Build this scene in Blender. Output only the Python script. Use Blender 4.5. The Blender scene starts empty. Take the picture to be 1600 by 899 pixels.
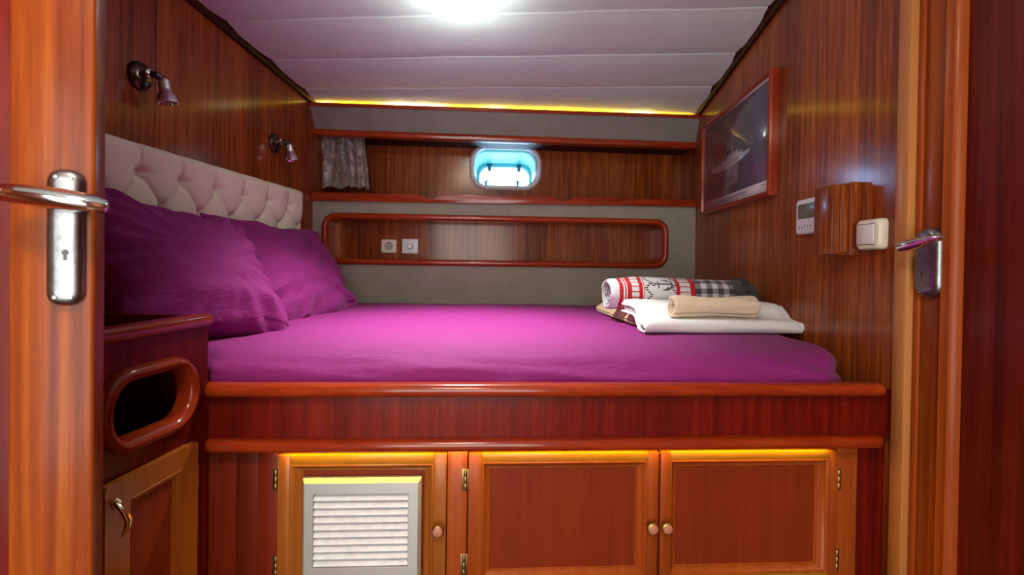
import bpy, bmesh, math, random
from mathutils import Vector, Matrix, noise
random.seed(7)
R = math.radians
PI = math.pi
scn = bpy.context.scene
COL = scn.collection

# ------------------------------------------------------------------ camera
F, CX, CY = 783.0, 800.0, 449.5
CZ = 1.0                                   # eye height above the cabin floor
yaw, pitch, roll = R(3.66), R(0.6), R(0.82)
h_ = Vector((-math.sin(yaw), math.cos(yaw), 0)); r0 = Vector((math.cos(yaw), math.sin(yaw), 0)); z_ = Vector((0, 0, 1))
FWD = math.cos(pitch) * h_ - math.sin(pitch) * z_
u0 = math.sin(pitch) * h_ + math.cos(pitch) * z_
RIGHT = math.cos(roll) * r0 + math.sin(roll) * u0
UP = -math.sin(roll) * r0 + math.cos(roll) * u0
CAMP = Vector((0, 0, CZ))
_vy = Vector((0, 1, 0))
SHY = 411.0 - (CY - F * _vy.dot(UP) / _vy.dot(FWD))      # lens shift in pixels (image moves up)

def ray(px, py):
    return FWD + RIGHT * ((px - CX) / F) + UP * (-(py - CY - SHY) / F)

# The cabin is a skewed box, as boat cabins are: the side walls run along one frame
# (SIDE), the bunk front and the hull side along another (CROSS), turned by BETA.
BETA = R(7.0)
SIDE = Matrix.Identity(4); CROSS = Matrix.Rotation(BETA, 4, 'Z')
CUR = SIDE
def P(px, py, ax, val):
    """Point of the current frame's plane ax = val seen at a photo position."""
    d = CUR.to_3x3().transposed() @ ray(px, py); i = 'xyz'.index(ax)
    t = (val - CAMP[i]) / d[i]
    return CAMP + d * t

def PP(px, py, pt, n):
    d = ray(px, py); t = (pt - CAMP).dot(n) / d.dot(n)
    return CAMP + d * t

cam = bpy.data.cameras.new('camera'); co = bpy.data.objects.new('camera', cam); COL.objects.link(co)
cam.sensor_width = 36; cam.lens = F / 1600 * 36; cam.shift_y = SHY / 1600
cam.clip_start = 0.02
m = Matrix((RIGHT, UP, -FWD)).transposed().to_4x4(); m.translation = CAMP
co.matrix_world = m
cam.dof.use_dof = True; cam.dof.focus_distance = 1.7; cam.dof.aperture_fstop = 6.0
scn.camera = co

# ------------------------------------------------------------------ node helpers
class E:
    nt = None
    def __init__(s, v): s.v = v
    @staticmethod
    def op(o, *a, clamp=False):
        n = E.nt.nodes.new('ShaderNodeMath'); n.operation = o; n.use_clamp = clamp
        for i, x in enumerate(a):
            x = x.v if isinstance(x, E) else x
            if isinstance(x, (int, float)): n.inputs[i].default_value = x
            else: E.nt.links.new(x, n.inputs[i])
        return E(n.outputs[0])
    def __add__(s, o): return E.op('ADD', s, o)
    __radd__ = __add__
    def __sub__(s, o): return E.op('SUBTRACT', s, o)
    def __rsub__(s, o): return E.op('SUBTRACT', o, s)
    def __mul__(s, o): return E.op('MULTIPLY', s, o)
    __rmul__ = __mul__
    def __truediv__(s, o): return E.op('DIVIDE', s, o)
    def abs(s): return E.op('ABSOLUTE', s)
    def frac(s): return E.op('FRACT', s)
    def sin(s): return E.op('SINE', s)
    def lt(s, o): return E.op('LESS_THAN', s, o)
    def gt(s, o): return E.op('GREATER_THAN', s, o)
    def min(s, o): return E.op('MINIMUM', s, o)
    def max(s, o): return E.op('MAXIMUM', s, o)
    def pow(s, o): return E.op('POWER', s, o)
    def sqrt(s): return E.op('SQRT', s)
    def between(s, a, b): return s.gt(a) * s.lt(b)
    def sat(s): return E.op('ADD', s, 0.0, clamp=True)

def new_mat(name):
    mt = bpy.data.materials.new(name); mt.use_nodes = True
    nt = mt.node_tree; b = nt.nodes['Principled BSDF']; E.nt = nt
    return mt, nt, b

def setp(b, **k):
    for a, v in k.items():
        s = b.inputs[a.replace('_', ' ')]
        s.default_value = (*v, 1) if isinstance(v, tuple) and len(v) == 3 else v

def texco(nt, kind='Object', scale=(1, 1, 1)):
    c = nt.nodes.new('ShaderNodeTexCoord'); mp = nt.nodes.new('ShaderNodeMapping')
    mp.inputs['Scale'].default_value = scale
    nt.links.new(c.outputs[kind], mp.inputs['Vector'])
    return mp.outputs[0]

def ntex(nt, vec, scale, detail=3, rough=.55, dist=0):
    n = nt.nodes.new('ShaderNodeTexNoise')
    n.inputs['Scale'].default_value = scale; n.inputs['Detail'].default_value = detail
    n.inputs['Roughness'].default_value = rough; n.inputs['Distortion'].default_value = dist
    nt.links.new(vec, n.inputs['Vector'])
    return E(n.outputs['Fac'])

def ramp(nt, fac, stops):
    n = nt.nodes.new('ShaderNodeValToRGB')
    while len(n.color_ramp.elements) < len(stops): n.color_ramp.elements.new(.5)
    for e, (p, c) in zip(n.color_ramp.elements, stops):
        e.position = p; e.color = (*c, 1)
    nt.links.new(fac.v, n.inputs[0])
    return n.outputs[0]

def mixc(nt, fac, a, b):
    n = nt.nodes.new('ShaderNodeMix'); n.data_type = 'RGBA'
    if isinstance(fac, E): nt.links.new(fac.v, n.inputs['Factor'])
    else: n.inputs['Factor'].default_value = fac
    for k, x in (('A', a), ('B', b)):
        s = [i for i in n.inputs if i.name == k and i.type == 'RGBA'][0]
        if isinstance(x, tuple): s.default_value = (*x, 1)
        else: nt.links.new(x, s)
    return [o for o in n.outputs if o.type == 'RGBA'][0]

def bump(nt, b, hgt, strength=.2, dist=.002):
    n = nt.nodes.new('ShaderNodeBump'); n.inputs['Strength'].default_value = strength
    n.inputs['Distance'].default_value = dist
    nt.links.new(hgt.v, n.inputs['Height']); nt.links.new(n.outputs[0], b.inputs['Normal'])

def wood(name, dark, mid, light, axis='z', s=1.0, rough=.32, coat=.8, coat_r=.1, contrast=1.0, k=.035):
    mt, nt, b = new_mat(name)
    sc = [1, 1, 1]; sc['xyz'.index(axis)] = k
    v = texco(nt, 'Object', tuple(sc))
    fine = ntex(nt, v, 210 * s, 3, .6)
    mid_ = ntex(nt, v, 58 * s, 3, .6, .3)
    big = ntex(nt, v, 7 * s, 2, .5, .4)
    pores = ntex(nt, texco(nt, 'Object', tuple(.08 if 'xyz'.index(axis) == i else 1 for i in range(3))), 520 * s, 2)
    f = (fine * .25 + mid_ * .45 + big * .3 - .5) * (2.3 * contrast) + .5 + (pores - .5) * .25
    c = ramp(nt, f.sat(), [(0, dark), (.5, mid), (1, light)])
    nt.links.new(c, b.inputs['Base Color'])
    setp(b, Roughness=rough, Coat_Weight=coat * .75, Coat_Roughness=coat_r, Specular_IOR_Level=.1)
    bump(nt, b, fine * .5 + mid_ * .5, .04, .001)
    return mt

def plain(name, col, rough=.5, metal=0.0, bumps=None, var=.0, **kw):
    mt, nt, b = new_mat(name)
    setp(b, Base_Color=col, Roughness=rough, Metallic=metal)
    for kk, v in kw.items(): setp(b, **{kk: v})
    if var or bumps:
        sc, st, ds = bumps or (300, .1, .001)
        n = ntex(nt, texco(nt), sc, 3)
        if var:
            lo = tuple(max(0, c * (1 - var)) for c in col); hi = tuple(min(1, c * (1 + var)) for c in col)
            nt.links.new(ramp(nt, n, [(.25, lo), (.75, hi)]), b.inputs['Base Color'])
        if bumps: bump(nt, b, n, st, ds)
    return mt

def emit(name, col, strength):
    mt, nt, b = new_mat(name)
    setp(b, Base_Color=(.8, .8, .8), Emission_Color=col, Emission_Strength=strength)
    return mt

# ------------------------------------------------------------------ mesh helpers
class MB:
    def __init__(s, M=None): s.bm = bmesh.new(); s.M = M; s.uv = None
    def box(s, x0, x1, y0, y1, z0, z1, bev=0.0, seg=2):
        vs = [s.bm.verts.new((x, y, z)) for x in (x0, x1) for y in (y0, y1) for z in (z0, z1)]
        fs = [s.bm.faces.new([vs[i] for i in q]) for q in ((0, 1, 3, 2), (4, 6, 7, 5), (0, 4, 5, 1), (2, 3, 7, 6), (0, 2, 6, 4), (1, 5, 7, 3))]
        if bev:
            es = list({e for f in fs for e in f.edges})
            bmesh.ops.bevel(s.bm, geom=es, offset=bev, segments=seg, affect='EDGES', profile=.5)
        return s
    def bridge(s, loops, cyclic=False, cap0=False, cap1=False, closed=True):
        L = [[s.bm.verts.new(p) for p in lp] for lp in loops]
        n = len(L[0]); k = len(L)
        for i in range(k if cyclic else k - 1):
            a, b = L[i], L[(i + 1) % k]
            for j in range(n if closed else n - 1):
                s.bm.faces.new((a[j], a[(j + 1) % n], b[(j + 1) % n], b[j]))
        if cap0: s.bm.faces.new(L[0][::-1])
        if cap1: s.bm.faces.new(L[-1])
        return L
    def prism(s, pts, ax, a0, a1, bev=0.0):
        """polygon in the two other axes (in xyz order) extruded along ax"""
        i = 'xyz'.index(ax)
        def mk(p, a): q = list(p); q.insert(i, a); return q
        n0 = len(s.bm.faces)
        L = s.bridge([[mk(p, a0) for p in pts], [mk(p, a1) for p in pts]], cap0=True, cap1=True)
        if bev:
            es = {e for lp in L for v in lp for e in v.link_edges}
            bmesh.ops.bevel(s.bm, geom=list(es), offset=bev, segments=2, affect='EDGES', profile=.5)
        return s
    def tube(s, path, r, n=12, closed=False, cap=True, flat=1.0, up=None):
        path = [Vector(p) for p in path]; k = len(path)
        rs = r if isinstance(r, (list, tuple)) else [r] * k
        loops = []; ref = Vector(up) if up else None
        for i in range(k):
            a = path[(i - 1) % k] if (closed or i > 0) else path[i]
            b = path[(i + 1) % k] if (closed or i < k - 1) else path[i]
            t = (b - a).normalized()
            if ref is None: ref = Vector((0, 0, 1)) if abs(t.z) < .9 else Vector((1, 0, 0))
            x = ref.cross(t)
            if x.length < 1e-6: x = Vector((1, 0, 0)).cross(t)
            x.normalize(); y = t.cross(x).normalized()
            if not up: ref = y
            loops.append([path[i] + (x * math.cos(q) + y * math.sin(q) * flat) * rs[i] for q in (2 * PI * j / n for j in range(n))])
        s.bridge(loops, cyclic=closed, cap0=cap and not closed, cap1=cap and not closed)
        return s
    def lathe(s, prof, org, axis=(0, 0, 1), n=24, cap0=True, cap1=True):
        ax = Vector(axis).normalized(); a = ax.orthogonal().normalized(); b = ax.cross(a); org = Vector(org)
        s.bridge([[org + ax * h + (a * math.cos(2 * PI * j / n) + b * math.sin(2 * PI * j / n)) * max(r, 1e-5) for j in range(n)] for r, h in prof], cap0=cap0, cap1=cap1)
        return s
    def hole_plate(s, outer, inner, ax, a0, a1):
        i = 'xyz'.index(ax)
        def mk(p, a): q = list(p); q.insert(i, a); return q
        for a in (a0, a1):
            es = []
            for lp in (outer, inner):
                vs = [s.bm.verts.new(mk(p, a)) for p in lp]
                es += [s.bm.edges.new((vs[j], vs[(j + 1) % len(vs)])) for j in range(len(vs))]
            bmesh.ops.triangle_fill(s.bm, use_beauty=True, use_dissolve=False, edges=es)
        for lp in (outer, inner):
            s.bridge([[mk(p, a0) for p in lp], [mk(p, a1) for p in lp]])
        return s
    def grid(s, fn, nu, nv, cu=False, cv=False, uvs=False):
        """fn(u,v) on 0..1"""
        ku = nu if cu else nu + 1; kv = nv if cv else nv + 1
        V = [[s.bm.verts.new(fn(i / nu, j / nv)) for j in range(kv)] for i in range(ku)]
        lay = s.bm.loops.layers.uv.verify() if uvs else None
        for i in range(nu):
            for j in range(nv):
                f = s.bm.faces.new((V[i][j], V[(i + 1) % ku][j], V[(i + 1) % ku][(j + 1) % kv], V[i][(j + 1) % kv]))
                if uvs:
                    for lp, (a, b) in zip(f.loops, ((i, j), (i + 1, j), (i + 1, j + 1), (i, j + 1))): lp[lay].uv = (a / nu, b / nv)
        return V
    def build(s, name, mat, parent=None, smooth=True, ang=40, weld=True):
        bm = s.bm
        if s.M: bmesh.ops.transform(bm, matrix=s.M, verts=bm.verts)
        bmesh.ops.transform(bm, matrix=CUR, verts=bm.verts)
        if weld: bmesh.ops.remove_doubles(bm, verts=bm.verts, dist=1e-6)
        bmesh.ops.recalc_face_normals(bm, faces=bm.faces)
        me = bpy.data.meshes.new(name)
        if smooth:
            for f in bm.faces: f.smooth = True
            for e in bm.edges:
                if len(e.link_faces) == 2 and e.calc_face_angle(0) > R(ang): e.smooth = False
        bm.to_mesh(me); bm.free()
        me.materials.append(mat)
        o = bpy.data.objects.new(name, me); COL.objects.link(o)
        if parent is not None:
            o.parent = parent
            o.matrix_parent_inverse = world_of(parent).inverted()
        return o

def world_of(o):
    m = o.matrix_basis.copy()
    if o.parent: m = world_of(o.parent) @ o.matrix_parent_inverse @ m
    return m

def thing(name, label, cat, loc, group=None):
    o = bpy.data.objects.new(name, None); COL.objects.link(o); o.location = CUR @ Vector(loc)
    o.empty_display_size = .05
    o['label'] = label; o['category'] = cat
    if group: o['group'] = group
    return o

def tag(o, label, cat, group=None):
    o['label'] = label; o['category'] = cat
    if group: o['group'] = group
    return o

def struct(o, label=None, cat=None):
    o['kind'] = 'structure'
    if label: o['label'] = label
    if cat: o['category'] = cat
    return o

def attach(o, parent):
    o.parent = parent; o.matrix_parent_inverse = world_of(parent).inverted()

def rrect(x0, x1, y0, y1, r, n=6):
    pts = []
    for cx, cy, a in ((x1 - r, y1 - r, 0), (x0 + r, y1 - r, 90), (x0 + r, y0 + r, 180), (x1 - r, y0 + r, 270)):
        for k in range(n + 1):
            q = R(a + 90 * k / n); pts.append((cx + r * math.cos(q), cy + r * math.sin(q)))
    return pts

def rect(x0, x1, y0, y1): return [(x0, y0), (x1, y0), (x1, y1), (x0, y1)]
def on(ax, a, pts):
    i = 'xyz'.index(ax); out = []
    for p in pts: q = list(p); q.insert(i, a); out.append(Vector(q))
    return out

# ------------------------------------------------------------------ materials
W_WALL = wood('mahogany_veneer', (.075, .012, .0025), (.225, .044, .007), (.43, .115, .018), 'z', 1.0, contrast=1.5, coat=.6, coat_r=.15)
W_DEEP = wood('red_mahogany', (.045, .002, .0012), (.12, .005, .002), (.25, .016, .004), 'z', .8, rough=.45, coat=.2, coat_r=.2, contrast=1.0)
W_RAILX = wood('mahogany_rail', (.14, .009, .003), (.29, .028, .005), (.42, .065, .010), 'x', .7, coat_r=.12)
W_RAILY = wood('mahogany_rail_side', (.14, .009, .003), (.26, .024, .005), (.38, .055, .010), 'y', .7, coat_r=.12)
W_HONEYX = wood('honey_wood', (.2, .06, .006), (.34, .125, .012), (.46, .19, .022), 'x', .9, coat=.4, coat_r=.2, contrast=.7)
W_HONEYZ = wood('honey_wood_upright', (.18, .038, .006), (.31, .085, .012), (.42, .14, .022), 'z', .9, coat=.4, coat_r=.2, contrast=.7)
W_STILE = wood('orange_mahogany', (.17, .026, .004), (.29, .052, .007), (.38, .09, .012), 'z', .9, rough=.45, coat=.2, coat_r=.2, contrast=.8)
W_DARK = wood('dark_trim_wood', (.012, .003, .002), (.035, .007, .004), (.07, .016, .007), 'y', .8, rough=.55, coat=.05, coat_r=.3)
W_PALE = wood('pale_casing_wood', (.33, .11, .03), (.45, .17, .05), (.55, .24, .08), 'z', 1.0, coat=.4, coat_r=.25, contrast=.6)
W_DOOR = wood('door_stile_wood', (.11, .013, .003), (.26, .048, .005), (.43, .125, .011), 'z', .55, rough=.42, coat=.25, coat_r=.2, contrast=1.6, k=.02)
CHROME = plain('chrome', (.78, .78, .8), .12, 1.0)
CHROME_OLD = plain('worn_chrome', (.24, .23, .235), .34, 1.0, bumps=(90, .16, .002), var=.3)
BLACKPL = plain('black_plastic', (.012, .012, .014), .3)
BRASS = plain('aged_brass', (.42, .3, .12), .35, 1.0)
DARKMETAL = plain('dark_bronze', (.09, .06, .05), .25, 1.0)
WHITEPL = plain('white_plastic', (.72, .72, .76), .35)
CREAMPL = plain('cream_plastic', (.68, .62, .5), .38)
GREYLINE = plain('grey_ink', (.07, .07, .08), .6)
ALU = plain('satin_aluminium', (.55, .53, .52), .38, .55, bumps=(400, .05, .001))
SLAT = plain('dusty_white_slat', (.7, .68, .7), .5, .1, bumps=(60, .1, .001), var=.12)
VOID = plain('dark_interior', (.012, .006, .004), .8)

def felt(name, lo, hi, sc=420):
    mt, nt, b = new_mat(name); v = texco(nt)
    n = ntex(nt, v, sc, 2, .7); big = ntex(nt, v, 9, 3)
    nt.links.new(ramp(nt, (n * .8 + big * .2), [(.32, lo), (.68, hi)]), b.inputs['Base Color'])
    setp(b, Roughness=.95, Specular_IOR_Level=.1, Sheen_Weight=.2, Sheen_Roughness=.5)
    bump(nt, b, n, .5, .002)
    return mt
FELT = felt('grey_lining_carpet', (.19, .172, .135), (.38, .35, .285))
FELT2 = felt('dark_grey_lining_carpet', (.16, .145, .13), (.32, .29, .265))
HEADLINER = felt('headliner_fabric', (.53, .63, .60), (.71, .83, .79), 260)
LINEN = felt('beige_linen', (.64, .59, .46), (.8, .75, .6), 700)

def sheet_mat(name, col):
    mt, nt, b = new_mat(name); v = texco(nt)
    w = ntex(nt, v, 900, 2); c = ntex(nt, texco(nt, 'Object', (1, 1, 1)), 26, 5, .6, .6)
    lo = tuple(x * .86 for x in col); hi = tuple(min(1, x * 1.14) for x in col)
    nt.links.new(ramp(nt, w, [(.3, lo), (.7, hi)]), b.inputs['Base Color'])
    setp(b, Roughness=.75, Sheen_Weight=.1, Sheen_Roughness=.4, Sheen_Tint=(.95, .6, .85), Specular_IOR_Level=.25)
    cr = ntex(nt, texco(nt, 'Object', (1, 1, 3.5)), 9, 5, .6, 1.2)
    bump(nt, b, w * .2 + c + cr * 1.3, .5, .008)
    return mt
SHEET = sheet_mat('magenta_cotton', (.215, .011, .138))

def terry(name, col):
    mt, nt, b = new_mat(name); v = texco(nt)
    n = ntex(nt, v, 420, 3, .7); c = ntex(nt, v, 60, 4, .6, 1.0)
    nt.links.new(ramp(nt, n * .6 + c * .4, [(.3, tuple(x * .82 for x in col)), (.7, col)]), b.inputs['Base Color'])
    setp(b, Roughness=.95, Sheen_Weight=.3, Specular_IOR_Level=.1)
    bump(nt, b, n * .6 + c * .6, .6, .004)
    return mt
T_WHITE = terry('white_terry', (.84, .82, .83))
T_CREAM = terry('cream_terry', (.76, .58, .42))
T_BEIGE = terry('straw_weave', (.72, .5, .26))

# ------------------------------------------------------------------ room constants
XL, XR = -1.19, 0.808                       # side walls (SIDE frame)
YF = 1.08                                   # face of the bunk front (CROSS frame)
YB = 2.631                                  # lined lower hull panel
YW = 2.88                                   # hull wall behind the shelf
def xl(y): return (XL + y * math.sin(BETA)) / math.cos(BETA)      # side walls met in the CROSS frame
def xr(y): return (XR + y * math.sin(BETA)) / math.cos(BETA)
def zat(px, py, y): return P(px, py, 'y', y).z
def xat(px, y, py=450): return P(px, py, 'y', y).x

# ceiling edge points on the two side walls
cl0, cl1 = P(310, 0, 'x', XL + .02), P(478, 155, 'x', XL + .02)
cr0, cr1 = P(1213, 0, 'x', XR - .02), P(1074, 172, 'x', XR - .02)
PY = 2.59
CUR = CROSS
_a, _b = P(470, 161, 'y', PY), P(1077, 181, 'y', PY); PT = (_a.x, _a.z, _b.x, _b.z)
CUR = SIDE
for _p, _x in ((cl1, XL), (cr1, XR)):                          # it ends just above the pelmet's top edge
    _p.x = _x; _p.y = (PY + _x * math.sin(BETA)) / math.cos(BETA)
    _q = CROSS.inverted() @ _p
    _p.z = PT[1] + (PT[3] - PT[1]) * (_q.x - PT[0]) / (PT[2] - PT[0]) + .023
def zceil(x, y):
    t = (x - XL) / (XR - XL)
    zl = cl0.z + (cl1.z - cl0.z) * (y - cl0.y) / (cl1.y - cl0.y)
    zr = cr0.z + (cr1.z - cr0.z) * (y - cr0.y) / (cr1.y - cr0.y)
    yy = min(max(y, 1.2), 3.2)
    return zl * (1 - t) + zr * t
YN = -0.95                                   # wall behind the photographer
XLL, XRR = XL, XR

# floor
mb = MB(); mb.box(XL - .1, XR + .14, YN - .05, 3.1, -.06, 0)
struct(mb.build('floor', wood('floor_boards', (.05, .015, .006), (.11, .035, .012), (.18, .06, .02), 'y', .5)))

# ceiling: padded headliner in strips running athwart, seams as grooves
seams = sorted([P(780, 22, 'z', 1.9).y] + [0])
def seam_y(px, py):
    y = 1.5
    for _ in range(12):
        p = P(px, py, 'z', zceil(0, y)); y = p.y
    return y
SY = [seam_y(780, 21), seam_y(780, 88), seam_y(780, 137)]
gap = SY[0] - SY[1]
allseams = [SY[0] - .42, SY[0] - .84, SY[0] - 1.26, SY[0] - 1.68] + SY
mb = MB()
def ceil_pt(u, v):
    x = XL - .04 + (XR - XL + .14) * u; y = YN - .05 + (3.1 - YN + .05) * v
    d = min(abs(y - .042 * x - s - .006 * noise.noise((x * 2.2, s * 5, 0))) for s in allseams)
    z = zceil(x, y) + .005 * math.exp(-(d / .004) ** 2) - .006 * (1 - math.exp(-(d / .05) ** 2))
    z += .004 * noise.noise((x * 2.2, y * 4, 3))
    return (x, y, z)
mb.grid(ceil_pt, 60, 1400)
ceil_o = struct(mb.build('ceiling', HEADLINER))
md = ceil_o.modifiers.new('thick', 'SOLIDIFY'); md.thickness = .03; md.offset = 1

# left wall (mahogany panels with joints)
mb = MB()
mb.box(XL - .04, XL, YN, P(243, 100, 'x', XL).y - .0012, 0, 2.15)
mb.box(XL - .04, XL, P(243, 100, 'x', XL).y + .0012, 2.80, 0, 2.15)
struct(mb.build('wall_left', W_WALL))
# right wall, up to the door casing
ycase = P(1400, 300, 'x', XR).y
mb = MB(); mb.box(XR, XR + .05, ycase - .01, 3.05, 0, 2.15)
struct(mb.build('wall_right', W_WALL))
# wall behind the photographer, its opening added to let fill light in
DW = (-.62, .5, .12, 1.82)
mb = MB(); mb.hole_plate(rect(XL - .04, XR + .14, 0, 2.2), rect(*DW), 'y', YN - .05, YN)
struct(mb.build('wall_front', W_WALL))

CUR = CROSS
# added unseen shell beyond that opening, closing it against the sky light
CUR = SIDE
for nm, bx in (('wall_added_end', (-1.3, 1.2, YN - 1.1, YN - 1.06, 0, 2.2)), ('wall_added_left', (-1.3, -1.26, YN - 1.06, YN - .05, 0, 2.2)), ('wall_added_right', (1.16, 1.2, YN - 1.06, YN - .05, 0, 2.2)),
               ('ceiling_added', (-1.3, 1.2, YN - 1.1, YN - .05, 2.2, 2.24)), ('floor_added', (-1.3, 1.2, YN - 1.1, YN - .05, -.06, 0))):
    mb = MB(); mb.box(*bx); struct(mb.build(nm, W_WALL))
CUR = CROSS
# back wall with a hole for the porthole
pw0, pw1 = P(738, 260, 'y', YW), P(838, 260, 'y', YW)
pzt, pzb = zat(787, 231.5, YW), zat(787, 291, YW)
HX0, HX1, HZ0, HZ1 = pw0.x, pw1.x, pzb, pzt
mb = MB()
mb.hole_plate(rect(xl(YW) - .01, xr(YW) + .01, .5, 2.1), rrect(HX0, HX1, HZ0, HZ1, .085, 8), 'y', YW, YW + .03)
struct(mb.build('wall_back', W_WALL, ang=25))
# closing corner post at the right end of the window wall
xpost = xat(1061, YW)
mb = MB(); mb.prism([(xpost, YW), (xpost + .002, YB + .03), (xr(YB + .03) + .002, YB + .03), (xr(YW) + .002, YW)], 'z', zat(1070, 310, YB), 1.72)
struct(mb.build('trim_1', W_WALL))

CUR = SIDE
# ceiling edge trims
for nm, a, b, sx in (('trim_2', cl0, cl1, 1), ('trim_3', cr0, cr1, -1)):
    d = (b - a); y0, y1 = YN, (2.5 if sx > 0 else 2.76)
    mb = MB(); loops = []
    for y in [y0 + (y1 - y0) * q / 40 for q in range(41)]:
        x = XL if sx > 0 else XR; z = zceil(x, y) + .004
        pts = [(0, -.026), (.012, -.026), (.017, -.02), (.019, -.011), (.028, -.007), (.034, .004), (.034, .03), (0, .03)]
        loops.append([Vector((x + sx * p, y, z + q)) for p, q in pts])
    mb.bridge(loops, cap0=True, cap1=True)
    struct(mb.build(nm, W_DARK))

# ------------------------------------------------------------------ porthole
CUR = CROSS
frame_o = (xat(731, YW), xat(843.5, YW), zat(787, 298, YW), zat(787, 225, YW))
win = None
mb = MB()
loops = []
n = 10
for inset, yy in ((0, YW - .001), (.004, YW - .014), (.012, YW - .02), (.022, YW - .019), (.028, YW - .008), (.028, YW + .03)):
    loops.append(on('y', yy, rrect(frame_o[0] + inset, frame_o[1] - inset, frame_o[2] + inset, frame_o[3] - inset, .105 - inset, n)))
mb.bridge(loops)
PORT = plain('mauve_grey_plastic', (.66, .55, .6), .4, bumps=(200, .05, .001))
w1 = thing('window_1', 'rounded porthole with mauve grey rim in the hull wall above the shelf', 'window', ((HX0 + HX1) / 2, YW, HZ0))
struct(w1)
mb.build('window_frame', PORT, w1)
# tapering white tunnel through the hull, blue daylight tint put into its colour
YO = 3.20
ox0, ox1 = xat(744, YO), xat(827, YO)
oz1 = zat(786, 259, YO); oz0 = oz1 - .24
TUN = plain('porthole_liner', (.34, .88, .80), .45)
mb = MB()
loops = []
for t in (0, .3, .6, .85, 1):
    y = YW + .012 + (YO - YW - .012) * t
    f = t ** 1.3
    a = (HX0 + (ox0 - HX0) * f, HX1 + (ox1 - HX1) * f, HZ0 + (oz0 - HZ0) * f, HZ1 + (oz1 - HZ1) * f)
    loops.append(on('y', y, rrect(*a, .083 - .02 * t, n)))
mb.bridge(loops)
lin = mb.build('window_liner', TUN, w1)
md = lin.modifiers.new('thick', 'SOLIDIFY'); md.thickness = .006; md.offset = 1
# outer hatch: rim, pane, hinges and latches
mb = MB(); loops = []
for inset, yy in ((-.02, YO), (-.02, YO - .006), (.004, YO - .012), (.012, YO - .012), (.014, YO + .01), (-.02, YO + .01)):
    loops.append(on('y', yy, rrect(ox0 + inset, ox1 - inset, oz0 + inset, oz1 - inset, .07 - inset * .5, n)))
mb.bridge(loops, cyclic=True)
hatch = mb.build('hatch_rim', plain('hatch_daylit_cyan', (.25, .7, .8), .4), w1)  # white rim, the daylight's cyan put into its colour
mb = MB()
loops = [on('y', YO - .014, rrect(ox0 + i, ox1 - i, oz0 + i, oz1 - i - .004, .06, n)) for i in (.016, .019)]
loops += [on('y', YO - .010, rrect(ox0 + i, ox1 - i, oz0 + i, oz1 - i - .004, .06, n)) for i in (.019, .016)]
mb.bridge(loops, cyclic=True); mb.build('gasket', plain('blue_rubber', (.01, .12, .2), .4), hatch)
mtg, nt, b = new_mat('porthole_glass')
tr = nt.nodes.new('ShaderNodeBsdfTransparent'); tr.inputs[0].default_value = (.93, .98, 1, 1)
gl = nt.nodes.new('ShaderNodeBsdfGlossy'); gl.inputs['Roughness'].default_value = .03
fr = nt.nodes.new('ShaderNodeFresnel'); mx = nt.nodes.new('ShaderNodeMixShader')
nt.links.new(fr.outputs[0], mx.inputs[0]); nt.links.new(tr.outputs[0], mx.inputs[1]); nt.links.new(gl.outputs[0], mx.inputs[2])
nt.links.new(mx.outputs[0], nt.nodes['Material Output'].inputs[0])
mb = MB(); mb.prism(rrect(ox0 + .013, ox1 - .013, oz0 + .013, oz1 - .013, .06, n), 'y', YO - .001, YO + .005)
mb.build('glass_pane', mtg, hatch)
HB = plain('blue_hinge', (.01, .1, .22), .4)
for px in (762, 807.5):
    x = xat(px, YO); zc = oz1 - .012
    mb = MB(); mb.box(x - .011, x + .011, YO - .032, YO - .012, zc - .03, zc + .012, .003)
    mb.box(x - .016, x + .016, YO - .03, YO - .02, zc + .002, zc + .012, .002)
    mb.build('hatch_hinge', HB, hatch)
for px, sg in ((757, 1), (806, -1)):
    x = xat(px, YO); zc = zat(px, 286, YO)
    mb = MB(); mb.tube([(x, YO - .01, zc - .02), (x, YO - .03, zc - .004), (x + .006 * sg, YO - .034, zc + .006)], [.007, .007, .005], 8)
    mb.tube([(x - .024 * sg, YO - .03, zc + .004), (x, YO - .032, zc + .002), (x + .02 * sg, YO - .034, zc + .016)], [.004, .006, .003], 8)
    mb.build('hatch_latch', HB, hatch)

# ------------------------------------------------------------------ pelmet with cove strip
ya, yb2 = PY, 2.65
def line(pa, pb, y):
    a, b2 = P(*pa, 'y', y), P(*pb, 'y', y); return (a.x, a.z, b2.x, b2.z)
def sl(x, l):                                   # height of a straight line across the cabin
    return l[1] + (l[3] - l[1]) * (x - l[0]) / (l[2] - l[0])
TT = line((470, 161), (1077, 181), ya); BB = line((478, 203), (1073, 224), yb2)
pel = thing('pelmet', 'long grey carpeted pelmet edged in mahogany above the porthole', 'pelmet', (0, ya, BB[1]))
def xprism(name, prof, mat, parent, zoff):
    """profile in (y, dz) carried from the left wall to the right one along the height line zoff"""
    mb = MB()
    loops = [[Vector((f(y), y, sl(f(y), zoff) + dz)) for y, dz in prof] for f in (xl, xr)]
    mb.bridge(loops, cap0=True, cap1=True)
    return mb.build(name, mat, parent)
def xslab(name, corners, mat, parent, x0=xl, x1=xr):
    """corners: (y, line, dz), carried between the side walls"""
    mb = MB(); mb.bridge([[Vector((f(y), y, sl(f(y), l) + dz)) for y, l, dz in corners] for f in (x0, x1)], cap0=True, cap1=True)
    return mb.build(name, mat, parent)
xslab('carpet_panel', [(ya, TT, -.008), (yb2, BB, .004), (yb2 + .018, BB, .004), (ya + .018, TT, -.008)], FELT2, pel)
xprism('top_trim', [(ya - .008, .004), (ya - .012, -.004), (ya - .008, -.014), (ya + .022, -.014), (ya + .022, .004)], W_RAILX, pel, TT)
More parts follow.
